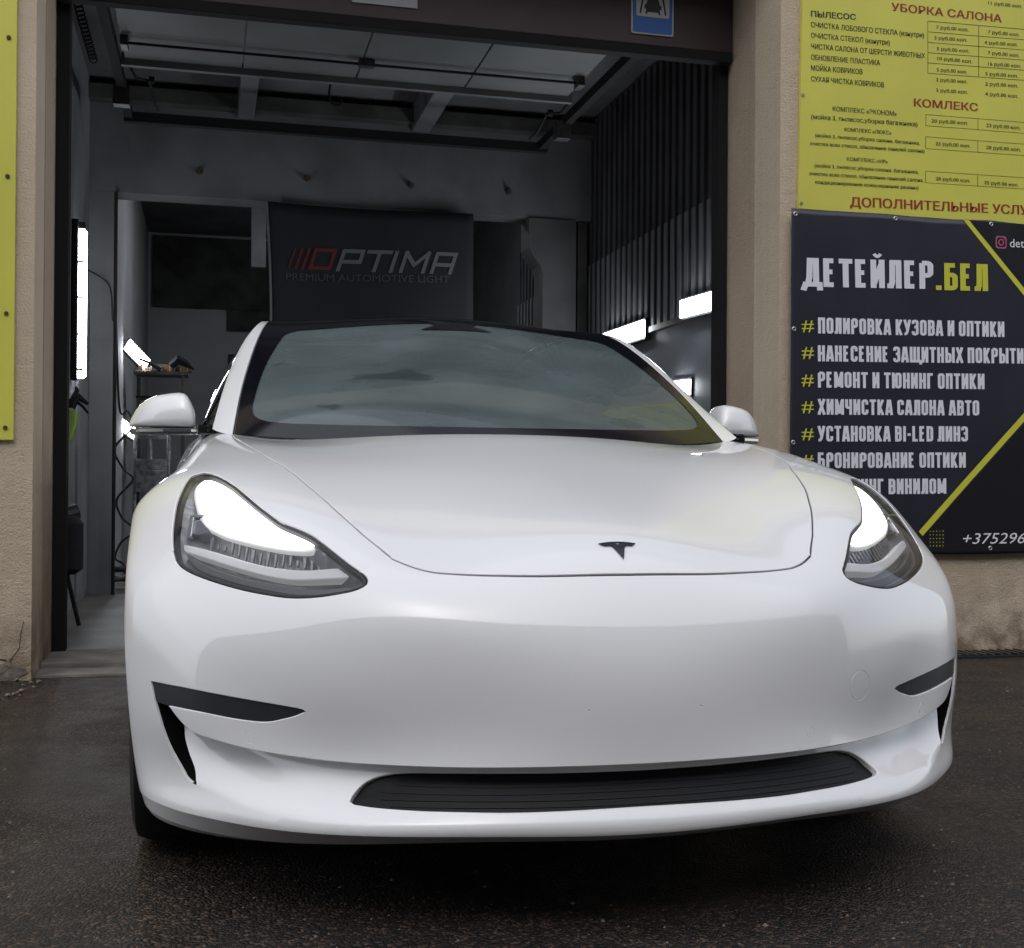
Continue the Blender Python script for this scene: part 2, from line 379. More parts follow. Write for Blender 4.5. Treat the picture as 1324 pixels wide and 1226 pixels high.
# steel door frame
MB().box(-1.497, -1.44, 3.86, 3.95, .03, 3.05).build('door_frame', M['steel_black'], bld)
MB().box(1.80, 1.849, 3.86, 3.95, .03, 3.05).build('door_frame', M['steel_black'], bld)
# left: pipe along the inner left corner, panel outlines, cable clips
MB().tube([(-1.455, 6.93, 0), (-1.455, 6.93, 2.86)], .012, 8).build('pipe', M['steel_black'], bld)
MB().box(-1.64, -1.625, 6.2, 6.9, .05, 2.1).build('wall_panel', M['wall_paint'], bld)
MB().box(-1.64, -1.622, 4.6, 4.66, .05, 3.6).build('wall_post', M['wall_paint'], bld)

# up-and-over door
door = thing('overhead_door', 'dark maroon up-and-over garage door raised on ceiling rails', 'garage door', (.18, 3.9, 3.03))
MB().box(-1.495, 1.845, 3.80, 3.858, 3.085, 3.615).build('fascia_panel', M['maroon'], door)
MB().box(-1.495, 1.845, 3.792, 3.862, 3.03, 3.083, .006).build('bottom_rail', M['steel_black'], door)
for i in range(4):
    x0 = -1.28 + i*.655
    MB().box(x0, x0+.645, 3.96, 5.09, 3.205, 3.235, .004).build('leaf_panel', M['leaf'], door)
MB().box(-1.30, 1.36, 5.092, 5.13, 3.17, 3.24).build('leaf_edge', M['leaf'], door)
MB().tube([(-1.24, 4.75, 3.178), (.05, 4.75, 3.176), (1.31, 4.75, 3.178)], .008, 8).build('lock_rod', M['steel_black'], door)
MB().box(.0, .09, 4.725, 4.775, 3.16, 3.20, .004).build('lock_box', M['steel'], door)
for x in (-1.26, 1.30):
    MB().box(x-.02, x+.02, 4.70, 4.80, 3.15, 3.204, .004).build('rod_bracket', M['steel'], door)
for xa, xb in ((-1.33, -1.33), (1.44, 1.48)):
    b = MB(); b.add([(xa-.025, 3.87, 3.14), (xa+.025, 3.87, 3.14), (xb+.025, 6.25, 3.19), (xb-.025, 6.25, 3.19), (xa-.025, 3.87, 3.20), (xa+.025, 3.87, 3.20), (xb+.025, 6.25, 3.25), (xb-.025, 6.25, 3.25)],
                    [(0, 1, 2, 3), (4, 5, 6, 7), (0, 4, 5, 1), (1, 5, 6, 2), (2, 6, 7, 3), (3, 7, 4, 0)]); b.build('guide_rail', M['steel_black'], door)
    s = -1 if xa < 0 else 1
    MB().tube([(xa-s*.06, 5.2, 3.22), (xa-s*.10, 5.28, 3.16), (xa-s*.17, 5.35, 3.17), (xa-s*.19, 5.5, 3.10), (xa-s*.21, 5.62, 3.08)], .009, 8).build('link_arm', M['steel_black'], door)
    MB().cyl((xa-s*.17, 5.33, 3.17), (1, 0, 0), .022, .03, 12).build('roller', M['steel_black'], door)
    MB().box(xa-.05, xa+.05, 5.55, 5.63, 3.08, 3.2, .005).build('rail_bracket', M['steel'], door)
MB().box(-1.36, 1.52, 6.22, 6.28, 3.17, 3.235).build('cross_bar', M['steel_black'], door)
# spring on the left side
sp = [(-1.46+.022*math.cos(t*.9), 3.95+t*.0086, 3.22+.022*math.sin(t*.9)) for t in range(0, 150)]
MB().tube(sp, .004, 5).build('lift_spring', M['steel_black'], door)
MB().tube([(1.62, 3.95, 3.30), (1.64, 5.0, 3.33), (1.55, 6.2, 3.30)], .012, 6).build('lift_cable', M['steel'], door)

# drain grate at the foot of the right wall
dg = thing('drain_grate', 'dark slotted drain grate set in the ground at the wall foot', 'drain', (2.9, 3.1, 0))
MB().box(2.62, 3.14, 3.02, 3.20, -.05, .004).build('frame', M['deep'], dg)
for i in range(11):
    x = 2.645 + i*.045
    MB().box(x, x+.02, 3.035, 3.185, .0045, .014).build('bar', M['steel'], dg)

# ------------------------------------------------------------------ lettering
_cap = {}
def glyphs(s, bold=0., shear=0.):
    cu = bpy.data.curves.new('t', 'FONT'); cu.body = s; cu.size = 1; cu.offset = bold; cu.shear = shear; cu.resolution_u = 3
    o = bpy.data.objects.new('t', cu); COL.objects.link(o); dg_ = bpy.context.evaluated_depsgraph_get(); dg_.update()
    me = bpy.data.meshes.new_from_object(o.evaluated_get(dg_)); V = np.array([v.co[:] for v in me.vertices]); F = [tuple(p.vertices) for p in me.polygons]
    bpy.data.objects.remove(o); bpy.data.curves.remove(cu); bpy.data.meshes.remove(me)
    return V, F
def capheight():
    if 'c' not in _cap:
        V, F = glyphs('Н'); _cap['c'] = V[:, 1].max()
    return _cap['c']
def lettering(s, x0, z0, x1, z1, h, m, parent, y, bold=0., shear=0., surf=None, name='lettering'):
    V, F = glyphs(s, 0., shear); c = capheight()
    w0, w1 = V[:, 0].min(), V[:, 0].max(); L = math.hypot(x1-x0, z1-z0); ca, sa = (x1-x0)/L, (z1-z0)/L
    a = (V[:, 0]-w0)/(w1-w0)*L; b = V[:, 1]/c*h
    X = x0 + a*ca - b*sa; Z = z0 + a*sa + b*ca
    Y = np.array([y if surf is None else surf(px, pz) for px, pz in zip(X, Z)])
    VV_, FF_ = [], []
    for k in range(3 if bold > .008 else (2 if bold else 1)):
        VV_.append(np.stack([X+(k-.5)*bold*h, Y-.00015*k, Z+(0 if k < 2 else -bold*h*.25)], 1)); FF_ += [tuple(i+k*len(X) for i in f) for f in F]
    return mesh(name, np.concatenate(VV_), FF_, m, parent)

# condensed poster capitals drawn from strokes (cap height 1)
T_ = .165
def rnd_path(pts, r=.10, closed=False):
    out = []; n = len(pts)
    for i, p_ in enumerate(pts):
        if not closed and i in (0, n-1): out.append(p_); continue
        a, b = Vector(pts[i-1]), Vector(pts[(i+1) % n]); c = Vector(p_); u = (a-c); v = (b-c); k = min(r, u.length*.5, v.length*.5)
        p0 = c+u.normalized()*k; p1 = c+v.normalized()*k
        for q in range(5): s_ = q/4; out.append(tuple(p0*(1-s_)**2+c*2*s_*(1-s_)+p1*s_*s_))
    if closed: out.append(out[0])
    return out
def letter(ch):
    """-> advance width, list of centre lines"""
    h = T_/2; w = .40; L, Rr, B, Tt, Mi = h, w-h, h, 1-h, .53
    P = rnd_path
    if ch in 'ОO0': return w, [P([(L, .3), (L, B), (Rr, B), (Rr, Tt), (L, Tt), (L, .3)][1:5], .13, True)]
    if ch == 'П': return w, [[(L, 0), (L, Tt), (Rr, Tt), (Rr, 0)]]
    if ch == 'Л': return w, [[(Rr, 0), (Rr, Tt), (L+.06, Tt), (L+.05, .22), (L+.02, h), (-.01, h)]]
    if ch == 'И': return w, [[(L, 0), (L, 1)], [(Rr, 0), (Rr, 1)], [(L, .12), (Rr, .88)]]
    if ch == 'Й': return w, [[(L, 0), (L, 1)], [(Rr, 0), (Rr, 1)], [(L, .12), (Rr, .88)], P([(L+.02, 1.2), (w/2, 1.09), (Rr-.02, 1.2)], .05)]
    if ch == 'Р': return w, [[(L, 0), (L, Tt)], P([(L, Tt), (Rr, Tt), (Rr, .48), (L, .48)], .12)]
    if ch in 'ВB': return w, [[(L, 0), (L, 1)], P([(L, Tt), (Rr-.01, Tt), (Rr, Mi), (L, Mi)], .11), P([(L, Mi), (Rr, Mi), (Rr, B), (L, B)], .11)]
    if ch == 'Б': return w, [[(L, 0), (L, Tt), (Rr, Tt)], P([(L, Mi+.03), (Rr, Mi+.03), (Rr, B), (L, B)], .11)]
    if ch == 'К': return w+.01, [[(L, 0), (L, 1)], [(Rr+.01, 1), (L+.06, .50), (Rr+.02, 0)]]
    if ch == 'А': return w+.02, [[(.06, 0), (w/2-.03, 1)], [(w-.04, 0), (w/2+.05, 1)], [(.12, .24), (w-.10, .24)]]
    if ch == 'У': return w, [[(.05, 1), (w/2+.01, .38)], P([(w-.05, 1), (w/2, .22), (w/2-.06, h), (.03, h)], .06)]
    if ch in 'Зз3': return w, [P([(L-.01, .73), (L-.01, Tt), (Rr, Tt), (Rr, Mi), (w*.36, Mi)], .12), P([(w*.36, Mi), (Rr, Mi), (Rr, B), (L-.01, B), (L-.01, .27)], .12)]
    if ch == 'Н': return w, [[(L, 0), (L, 1)], [(Rr, 0), (Rr, 1)], [(L, Mi-.03), (Rr, Mi-.03)]]
    if ch in 'ЕE': return w-.04, [[(Rr-.03, B), (L, B), (L, Tt), (Rr-.03, Tt)], [(L, Mi), (Rr-.06, Mi)]]
    if ch == 'С': return w, [P([(Rr, .34), (Rr, B), (L, B), (L, Tt), (Rr, Tt), (Rr, .66)], .13)]
    if ch == 'Щ': return w+.22, [[(L, 1), (L, B), (Rr+.19, B), (Rr+.19, 1)], [(w/2+.095, B), (w/2+.095, 1)], [(Rr+.19, h), (w+.24, h), (w+.24, -.12)]]
    if ch == 'Т': return w-.02, [[(0, Tt), (w-.02, Tt)], [(w/2-.01, 0), (w/2-.01, 1)]]
    if ch == 'Ы': return w+.17, [[(L, 0), (L, 1)], P([(L, .56), (Rr-.02, .56), (Rr-.02, B), (L, B)], .11), [(w+.085, 0), (w+.085, 1)]]
    if ch == 'Х': return w+.02, [[(.05, 0), (w-.04, 1)], [(w-.03, 0), (.06, 1)]]
    if ch == 'М': return w+.12, [[(L, 0), (L, 1)], [(w+.12-h, 0), (w+.12-h, 1)], [(L+.02, .93), (w/2+.06, .15), (w+.10-h, .93)]]
    if ch == 'Ю': return w+.17, [[(L, 0), (L, 1)], [(L, Mi-.02), (.25, Mi-.02)], P([(.26, B), (w+.17-h, B), (w+.17-h, Tt), (.26, Tt)], .12, True)]
    if ch == 'Г': return w-.05, [[(L, 0), (L, Tt), (w-.07, Tt)]]
    if ch == 'Ч': return w, [P([(L, 1), (L, .46), (Rr, .46)], .10), [(Rr, 0), (Rr, 1)]]
    if ch == 'Д': return w+.07, [[(Rr+.03, h), (Rr+.03, Tt), (L+.10, Tt), (L+.08, .35), (L+.04, h)], [(-.01, -.13), (-.01+h*.8, h), (w+.04, h), (w+.05, -.13)]]
    if ch == 'I': return T_+.02, [[(h+.01, 0), (h+.01, 1)]]
    if ch == 'L': return w-.05, [[(L, 1), (L, B), (w-.07, B)]]
    if ch == 'D': return w, [P([(L, B), (Rr, B), (Rr, Tt), (L, Tt)], .12), [(L, 0), (L, 1)]]
    if ch == '-': return .22, [[(.01, .45), (.21, .45)]]
    if ch == '.': return T_+.02, [[(h+.01, 0), (h+.01, T_)]]
    return .20, []
def poster(s, x0, z0, x1, z1, h, m, parent, surf):
    quads = []; pen = 0
    for ch in s:
        wd, lines = letter(ch)
        for ln in lines:
            thick = T_*(.62 if ch == 'Й' and min(q[1] for q in ln) > 1 else 1)
            for i, (a, c) in enumerate(zip(ln[:-1], ln[1:])):
                a, c = Vector(a), Vector(c); d = (c-a); L__ = d.length
                if L__ < 1e-5: continue
                d /= L__; n = Vector((-d.y, d.x))*thick/2
                e0 = 0 if i == 0 else thick*.5*.9*(1 if L__ > .12 else .25); e1 = 0 if i == len(ln)-2 else thick*.5*.9*(1 if L__ > .12 else .25)
                quads.append([(pen+q.x, q.y) for q in (a-d*e0-n, c+d*e1-n, c+d*e1+n, a-d*e0+n)])
        pen += wd+(.075 if ch != ' ' else 0)
    pen -= .075; L_ = math.hypot(x1-x0, z1-z0); ca, sa = (x1-x0)/L_, (z1-z0)/L_; V_ = []; F_ = []
    for j, q in enumerate(quads):
        for (u, v) in q:
            if min(p[1] for p in q) > -.02 and 0 <= v: v = min(v, 1.0) if max(p[1] for p in q) < 1.06 else v
            X = x0+u/pen*L_*ca-v*h*sa; Z = z0+u/pen*L_*sa+v*h*ca; V_.append((X, surf(X, Z)-.00012*(j % 7), Z))
        F_.append((4*j, 4*j+1, 4*j+2, 4*j+3))
    return mesh('lettering', V_, F_, m, parent)

YT = [('УБОРКА САЛОНА', 2.429, 3.15, 3.046, 3.152, 0.039, 'red', 1),
  ('ПЫЛЕСОС', 1.997, 3.078, 2.234, 3.085, 0.0283, 'ink', 1),
  ('ОЧИСТКА ЛОБОВОГО СТЕКЛА (изнутри)', 1.997, 3.027, 2.609, 3.034, 0.0255, 'ink', 0),
  ('ОЧИСТКА СТЕКОЛ (изнутри)', 1.997, 2.975, 2.421, 2.98, 0.0255, 'ink', 0),
  ('ЧИСТКА САЛОНА ОТ ШЕРСТИ ЖИВОТНЫХ', 1.998, 2.923, 2.615, 2.932, 0.0255, 'ink', 0),
  ('ОБНОВЛЕНИЕ ПЛАСТИКА', 1.998, 2.87, 2.368, 2.875, 0.0255, 'ink', 0),
  ('МОЙКА КОВРИКОВ', 1.998, 2.819, 2.273, 2.823, 0.0255, 'ink', 0),
  ('СУХАЯ ЧИСТКА КОВРИКОВ', 1.999, 2.766, 2.39, 2.769, 0.0255, 'ink', 0),
  ('7 руб.00 коп.', 2.677, 3.084, 2.858, 3.088, 0.0178, 'ink', 0),
  ('3 руб.00 коп.', 2.667, 3.031, 2.851, 3.036, 0.0178, 'ink', 0),
  ('5 руб.00 коп.', 2.681, 2.978, 2.864, 2.982, 0.0178, 'ink', 0),
  ('10 руб.00 коп.', 2.685, 2.93, 2.88, 2.931, 0.0178, 'ink', 0),
  ('5 руб.00 коп.', 2.681, 2.873, 2.851, 2.877, 0.0178, 'ink', 0),
  ('2 руб.00 коп.', 2.678, 2.824, 2.852, 2.828, 0.0178, 'ink', 0),
  ('3 руб.00 коп.', 2.679, 2.772, 2.856, 2.776, 0.0178, 'ink', 0),
  ('7 руб.00 коп.', 2.969, 3.088, 3.151, 3.091, 0.018, 'ink', 0),
  ('4 руб.00 коп.', 2.95, 3.034, 3.14, 3.04, 0.018, 'ink', 0),
  ('7 руб.00 коп.', 2.969, 2.984, 3.151, 2.986, 0.018, 'ink', 0),
  ('16 руб.00 коп.', 2.972, 2.929, 3.159, 2.933, 0.018, 'ink', 0),
  ('5 руб.00 коп.', 2.956, 2.878, 3.144, 2.882, 0.018, 'ink', 0),
  ('2 руб.00 коп.', 2.956, 2.827, 3.144, 2.832, 0.018, 'ink', 0),
  ('4 руб.00 коп.', 2.956, 2.777, 3.145, 2.78, 0.018, 'ink', 0),
  ('11 руб.00 коп.', 2.97, 3.234, 3.166, 3.236, 0.018, 'ink', 0),
  ('КОМЛЕКС', 2.556, 2.69, 2.912, 2.695, 0.0391, 'red', 1),
  ('КОМПЛЕКС «ЭКОНОМ»', 2.115, 2.632, 2.46, 2.635, 0.0229, 'ink', 0),
  ('(мойка 3, пылесос,уборка багажника)', 2.0, 2.585, 2.575, 2.592, 0.0228, 'ink', 0),
  ('КОМПЛЕКС «ЛЮКС»', 2.178, 2.538, 2.432, 2.541, 0.0184, 'ink', 0),
  ('(мойка 3, пылесос,уборка салона, багажника,', 2.022, 2.499, 2.589, 2.502, 0.0182, 'ink', 0),
  ('очистка всех стекол, обновление панелей салона)', 1.995, 2.458, 2.615, 2.465, 0.0182, 'ink', 0),
  ('КОМПЛЕКС «VIP»', 2.192, 2.396, 2.412, 2.398, 0.0184, 'ink', 0),
  ('(мойка 3, пылесос,уборка салона, багажника,', 2.02, 2.353, 2.583, 2.359, 0.0182, 'ink', 0),
  ('очистка всех стекол, обновление панелей салона,', 1.993, 2.313, 2.61, 2.32, 0.0182, 'ink', 0),
  ('кондиционирование кожи,чернение резины)', 2.024, 2.274, 2.582, 2.281, 0.0182, 'ink', 0),
  ('20 руб.00 коп.', 2.653, 2.618, 2.858, 2.622, 0.0178, 'ink', 0),
  ('23 руб.00 коп.', 2.963, 2.62, 3.159, 2.621, 0.018, 'ink', 0),
  ('23 руб.00 коп.', 2.677, 2.507, 2.872, 2.509, 0.0178, 'ink', 0),
  ('28 руб.00 коп.', 2.963, 2.509, 3.161, 2.511, 0.018, 'ink', 0),
  ('28 руб.00 коп.', 2.678, 2.334, 2.873, 2.335, 0.0178, 'ink', 0),
  ('35 руб.00 коп.', 2.953, 2.332, 3.149, 2.332, 0.018, 'ink', 0),
  ('ДОПОЛНИТЕЛЬНЫЕ УСЛУГИ', 2.211, 2.176, 3.299, 2.196, 0.0459, 'red', 1)]
BT = [('ДЕТЕЙЛЕР', 1.956, 1.772, 2.66, 1.792, 0.1377, 'white', 1),
  ('.БЕЛ', 2.672, 1.788, 2.967, 1.795, 0.1345, 'lime', 1),
  ('ПОЛИРОВКА КУЗОВА И ОПТИКИ', 2.034, 1.55, 3.061, 1.569, 0.0769, 'white', 1),
  ('НАНЕСЕНИЕ ЗАЩИТНЫХ ПОКРЫТИЙ', 2.034, 1.416, 3.216, 1.44, 0.0769, 'white', 1),
  ('РЕМОНТ И ТЮНИНГ ОПТИКИ', 2.035, 1.29, 2.949, 1.305, 0.0769, 'white', 1),
  ('ХИМЧИСТКА САЛОНА АВТО', 2.036, 1.16, 2.92, 1.173, 0.0754, 'white', 1),
  ('УСТАНОВКА BI-LED ЛИНЗ', 2.037, 1.031, 2.858, 1.043, 0.0754, 'white', 1),
  ('БРОНИРОВАНИЕ ОПТИКИ', 2.038, 0.903, 2.846, 0.913, 0.0754, 'white', 1),
  ('СТАЙЛИНГ ВИНИЛОМ', 2.043, 0.775, 2.738, 0.783, 0.0754, 'white', 1),
  ('+375296', 2.831, 0.534, 3.186, 0.536, 0.0558, 'white', 2),
  ('det', 3.093, 2.022, 3.175, 2.024, 0.0446, 'white', 0),
  ('#', 1.948, 1.558, 2.012, 1.561, 0.0596, 'lime', 0),
  ('#', 1.949, 1.431, 2.013, 1.433, 0.0596, 'lime', 0),
  ('#', 1.949, 1.299, 2.013, 1.301, 0.0596, 'lime', 0),
  ('#', 1.95, 1.171, 2.014, 1.173, 0.0596, 'lime', 0),
  ('#', 1.951, 1.042, 2.015, 1.043, 0.0595, 'lime', 0),
  ('#', 1.952, 0.915, 2.016, 0.915, 0.0595, 'lime', 0),
  ('#', 1.953, 0.787, 2.016, 0.787, 0.0595, 'lime', 0)]
# yellow price board
pb = thing('price_board', 'yellow price board with red headings and black price rows on the right wall', 'sign', (2.9, 3.23, 2.15))
bm_ = MB(); bm_.prism([(1.938, 2.149), (3.95, 2.143), (3.95, 4.05), (1.965, 4.05)], lambda x, z: (x, 3.228, z), lambda x, z: (x, 3.248, z)); bm_.build('board', M['yellow'], pb)
for t, x0, z0, x1, z1, h, c, b in YT:
    lettering(t, x0, z0, x1, z1, h, M[c], pb, 3.2268, bold=.05 if b else .02)
def rule(x0, z0, x1, z1, y, w, m, parent, name='rule'):
    d = Vector((x1-x0, 0, z1-z0)).normalized(); n = Vector((-d.z, 0, d.x))*w/2
    return mesh(name, [(x0-n.x, y, z0-n.z), (x1-n.x, y, z1-n.z), (x1+n.x, y, z1+n.z), (x0+n.x, y, z0+n.z)], [(0, 1, 2, 3)], m, parent)
zr = [3.118, 3.065, 3.013, 2.962, 2.911, 2.860]
for i, z in enumerate(zr): rule(2.63, z, 3.35, z+.016, 3.2272, .0025, M['ink'], pb)
rule(2.63, 3.118, 2.632, 2.86, 3.2270, .0025, M['ink'], pb); rule(2.917, 3.125, 2.917, 2.865, 3.2270, .003, M['ink'], pb)
for (za, zb) in ((2.655, 2.60), (2.545, 2.487), (2.375, 2.318)):
    for z in (za, zb): rule(2.622, z, 3.35, z+.006, 3.2272, .002, M['ink'], pb)
    for x in (2.622, 2.915): rule(x, za, x, zb, 3.2270, .0025, M['ink'], pb)
for (x, z) in ((1.956, 2.696), (1.951, 2.175), (3.3, 2.175)):
    MB().cyl((x, 3.228, z), (0, -1, 0), .0075, .004, 10).build('screw', M['grommet'], pb)

# navy banner
def wave(x, z): return 3.214 + .0035*math.sin(5.1*x+.6*z)*math.cos(2.3*z+1.3*x) - .006*math.exp(-((x-2.05)**2+(z-2.08)**2)/.02) + .0012*math.sin(31*x+9*z)*max(0, (z-1.9)/.25)
bn = thing('service_banner', 'navy vinyl banner with white service list and lime stripes, under the yellow price board', 'banner', (2.9, 3.22, .49))
V = []; F = []; nxb, nzb = 120, 60; x_l, x_r = 1.892, 3.95
for j in range(nzb+1):
    z0_, z1_ = .485 + 0.0, 2.150
    for i in range(nxb+1):
        x = x_l + (x_r-x_l)*i/nxb; bot = .487 + .004*math.sin(6*x); top = 2.147 + .003*math.sin(9*x) - .004*abs(math.sin(5.85*(x-1.91)))
        z = bot + (top-bot)*j/nzb; V.append((x, wave(x, z), z))
for j in range(nzb):
    for i in range(nxb):
        k = j*(nxb+1)+i; F.append((k, k+1, k+nxb+2, k+nxb+1))
o = mesh('sheet', V, F, M['navy'], bn, smooth=True)
so = o.modifiers.new('s', 'SOLIDIFY'); so.thickness = .002; so.offset = -1
def band(poly, m, off=.0012, name='stripe'):
    pts = [Vector(q) for q in poly]; V_ = []; F_ = []; n = 40; mm = 14 if name == 'black_field' else 1
    for k in range(n+1):
        t = k/n; a = pts[0].lerp(pts[1], t); b = pts[3].lerp(pts[2], t)
        for j in range(mm+1): q = a.lerp(b, j/mm); V_.append((q.x, wave(q.x, q.y)-off, q.y))
    for k in range(n):
        for j in range(mm): i_ = k*(mm+1)+j; F_.append((i_, i_+mm+1, i_+mm+2, i_+1))
    return mesh(name, V_, F_, m, bn)
band([(2.826, 2.143), (3.95, .98), (3.95, 1.03), (2.858, 2.143)], M['lime'])
band([(2.866, 2.143), (3.949, 1.04), (3.949, 2.14), (3.2, 2.141)], M['ink_black'], .0010, 'black_field')
band([(2.585, .597), (3.90, 1.922), (3.90, 1.88), (2.607, .575)], M['lime'])
band([(2.612, .572), (3.93, 1.88), (3.93, .50), (2.60, .495)], M['ink_black'], .0010, 'black_field')
for t, x0, z0, x1, z1, h, c, b in BT:
    if b == 1:
        poster(t, x0, z0, x1, z1, h, M['white_print' if c == 'white' else c], bn, lambda x, z: wave(x, z)-.0018); continue
    lettering(t, x0, z0, x1, z1, h, M['white_print' if c == 'white' else c], bn, 0, bold=0., shear=.25 if b == 2 else 0, surf=lambda x, z: wave(x, z)-.0022)
b = MB()
for i in range(5):
    for j in range(5):
        x, z = 2.648+i*.018, .598-j*.018; r_ = .0028
        b.add([(x+r_*math.cos(k*math.pi/3), wave(x, z)-.0022, z+r_*math.sin(k*math.pi/3)) for k in range(6)], [(0, 1, 2, 3, 4, 5)])
b.build('dot_pattern', M['lime'], bn)
# camera icon (rounded square, ring, dot)
def ring2(cx, cz, w, r, th, n, m, parent, round_=1.):
    V_ = []; F_ = []; N_ = n
    for k in range(N_):
        a = 2*math.pi*k/N_; c_, s_ = math.cos(a), math.sin(a); p_ = 2/ (2 if round_ == 1. else 5)
        ux = math.copysign(abs(c_)**p_, c_); uz = math.copysign(abs(s_)**p_, s_)
        for q in (w, w-th): V_.append((cx+ux*q, wave(cx, cz)-.0024, cz+uz*q))
    for k in range(N_):
        a = 2*k; b_ = 2*((k+1) % N_); F_.append((a, b_, b_+1, a+1))
    return mesh('icon_ring', V_, F_, m, parent)
ring2(3.041, 2.043, .031, 0, .006, 40, M['pink'], bn, 2.); ring2(3.041, 2.043, .0165, 0, .0055, 24, M['pink'], bn)
MB().cyl((3.059, wave(3.059, 2.061)-.0018, 2.061), (0, -1, 0), .0032, .0006, 8).build('icon_dot', M['pink'], bn)
for i, (x, z) in enumerate(((1.912, 2.118), (2.449, 2.128), (2.984, 2.131), (1.908, 1.567), (1.908, 1.025), (2.987, .512), (2.40, .512), (3.52, 2.131), (3.52, .512))):
    b = MB(); w_ = wave(x, z)
    V_ = []; F_ = []
    for k in range(18):
        a = 2*math.pi*k/18
        for rr_, dy in ((.0115, 0), (.0095, -.003), (.0065, -.003), (.0050, 0)): V_.append((x+rr_*math.cos(a), w_-.001+dy, z+rr_*math.sin(a)))
    for k in range(18):
        for q in range(3): F_.append((4*k+q, 4*((k+1) % 18)+q, 4*((k+1) % 18)+q+1, 4*k+q+1))
    mesh('grommet', V_, F_, M['grommet'], bn, smooth=True)

# left yellow board
lb = thing('side_board', 'narrow edge of a plain yellow board screwed to the left pier', 'sign', (-1.9, 3.23, .99))
MB().box(-2.9, -1.578, 3.232, 3.248, .985, 4.0, .003).build('board', M['yellow'], lb)
for z in (2.636, 2.066, 1.504, 1.036): MB().cyl((-1.609, 3.232, z), (0, -1, 0), .009, .005, 10).build('screw', M['rust'], lb)

# blue car wash road sign and a paper notice on the door fascia
bs = thing('road_sign', 'blue car wash road sign with a car pictogram, fixed on the maroon door fascia', 'road sign', (1.40, 3.79, 3.13))
def rrect(x0, x1, z0, z1, r, n=5):
    out = []
    for cx, cz, a0 in ((x1-r, z1-r, 0), (x0+r, z1-r, 90), (x0+r, z0+r, 180), (x1-r, z0+r, 270)):
        for k in range(n+1):
            a = R(a0+90*k/n); out.append((cx+r*math.cos(a), cz+r*math.sin(a)))
    return out
def plate(poly, y0, y1, name, m, parent): return MB().prism(poly, lambda x, z: (x, y0, z), lambda x, z: (x, y1, z)).build(name, m, parent)
plate(rrect(1.283, 1.513, 3.133, 3.48, .012), 3.792, 3.799, 'backing', M['sign_white'], bs)
plate(rrect(1.291, 1.505, 3.141, 3.472, .010), 3.789, 3.7915, 'blue_face', M['blue'], bs)
plate(rrect(1.308, 1.488, 3.222, 3.452, .010), 3.7865, 3.7885, 'white_field', M['sign_white'], bs)
b = MB()
b.box(1.352, 1.444, 3.785, 3.7864, 3.262, 3.284); b.box(1.360, 1.436, 3.785, 3.7864, 3.246, 3.262)
b.box(1.358, 1.368, 3.785, 3.7864, 3.236, 3.247); b.box(1.428, 1.438, 3.785, 3.7864, 3.236, 3.247)
b.prism([(1.360, 3.284), (1.436, 3.284), (1.424, 3.318), (1.372, 3.318)], lambda x, z: (x, 3.785, z), lambda x, z: (x, 3.7864, z))
b.build('car_pictogram', M['ink_black'], bs)
for s in (-1, 1):
    MB().prism([(1.398+s*.065, 3.236), (1.398+s*.074, 3.236), (1.398+s*.044, 3.40), (1.398+s*.035, 3.40)], lambda x, z: (x, 3.785, z), lambda x, z: (x, 3.7864, z)).build('pictogram_bar', M['ink_black'], bs)
MB().box(1.35, 1.446, 3.785, 3.7864, 3.40, 3.412).build('pictogram_bar', M['ink_black'], bs)
pn = MB().box(-.145, .175, 3.793, 3.7985, 3.146, 3.36, .001).build('paper_notice', M['paper']); tag(pn, 'white paper notice stuck to the middle of the maroon door fascia', 'notice')

# ------------------------------------------------------------------ hanging banner inside
hb = thing('hanging_banner', 'black OPTIMA banner hanging from the cross beam behind the car', 'banner', (.36, 6.9, 2.0))
def hw(x, z): return 6.90 + .02*math.sin(4*x+1) - .03*math.exp(-((x-.5)/.4)**2)*(2.85-z) 
V = []; F = []
for j in range(17):
    for i in range(25):
        z = 1.45 + 1.40*j/16; xl = -.409 + .04*math.sin(math.pi*(2.85-z)/1.8); x = xl + (1.126-xl)*i/24; V.append((x, hw(x, z), z - .01*math.sin(math.pi*i/24)*(j/16)))
for j in range(16):
    for i in range(24):
        k = j*25+i; F.append((k, k+1, k+26, k+25))
M['black_cloth'] = mat('black_cloth', (.0055, .006, .009), .85, var=(.008, .0085, .013), vscale=3)
o = mesh('cloth', V, F, M['black_cloth'], hb, smooth=True); so = o.modifiers.new('s', 'SOLIDIFY'); so.thickness = .003; so.offset = -1
mesh('hem', [(-.409+.04*math.sin(math.pi*(2.85-z)/1.8)+dx, hw(-.4, z)-.005, z) for z in np.linspace(1.45, 2.845, 15) for dx in (-.012, .006)],
     [(2*k, 2*k+1, 2*k+3, 2*k+2) for k in range(14)], M['beam'], hb)
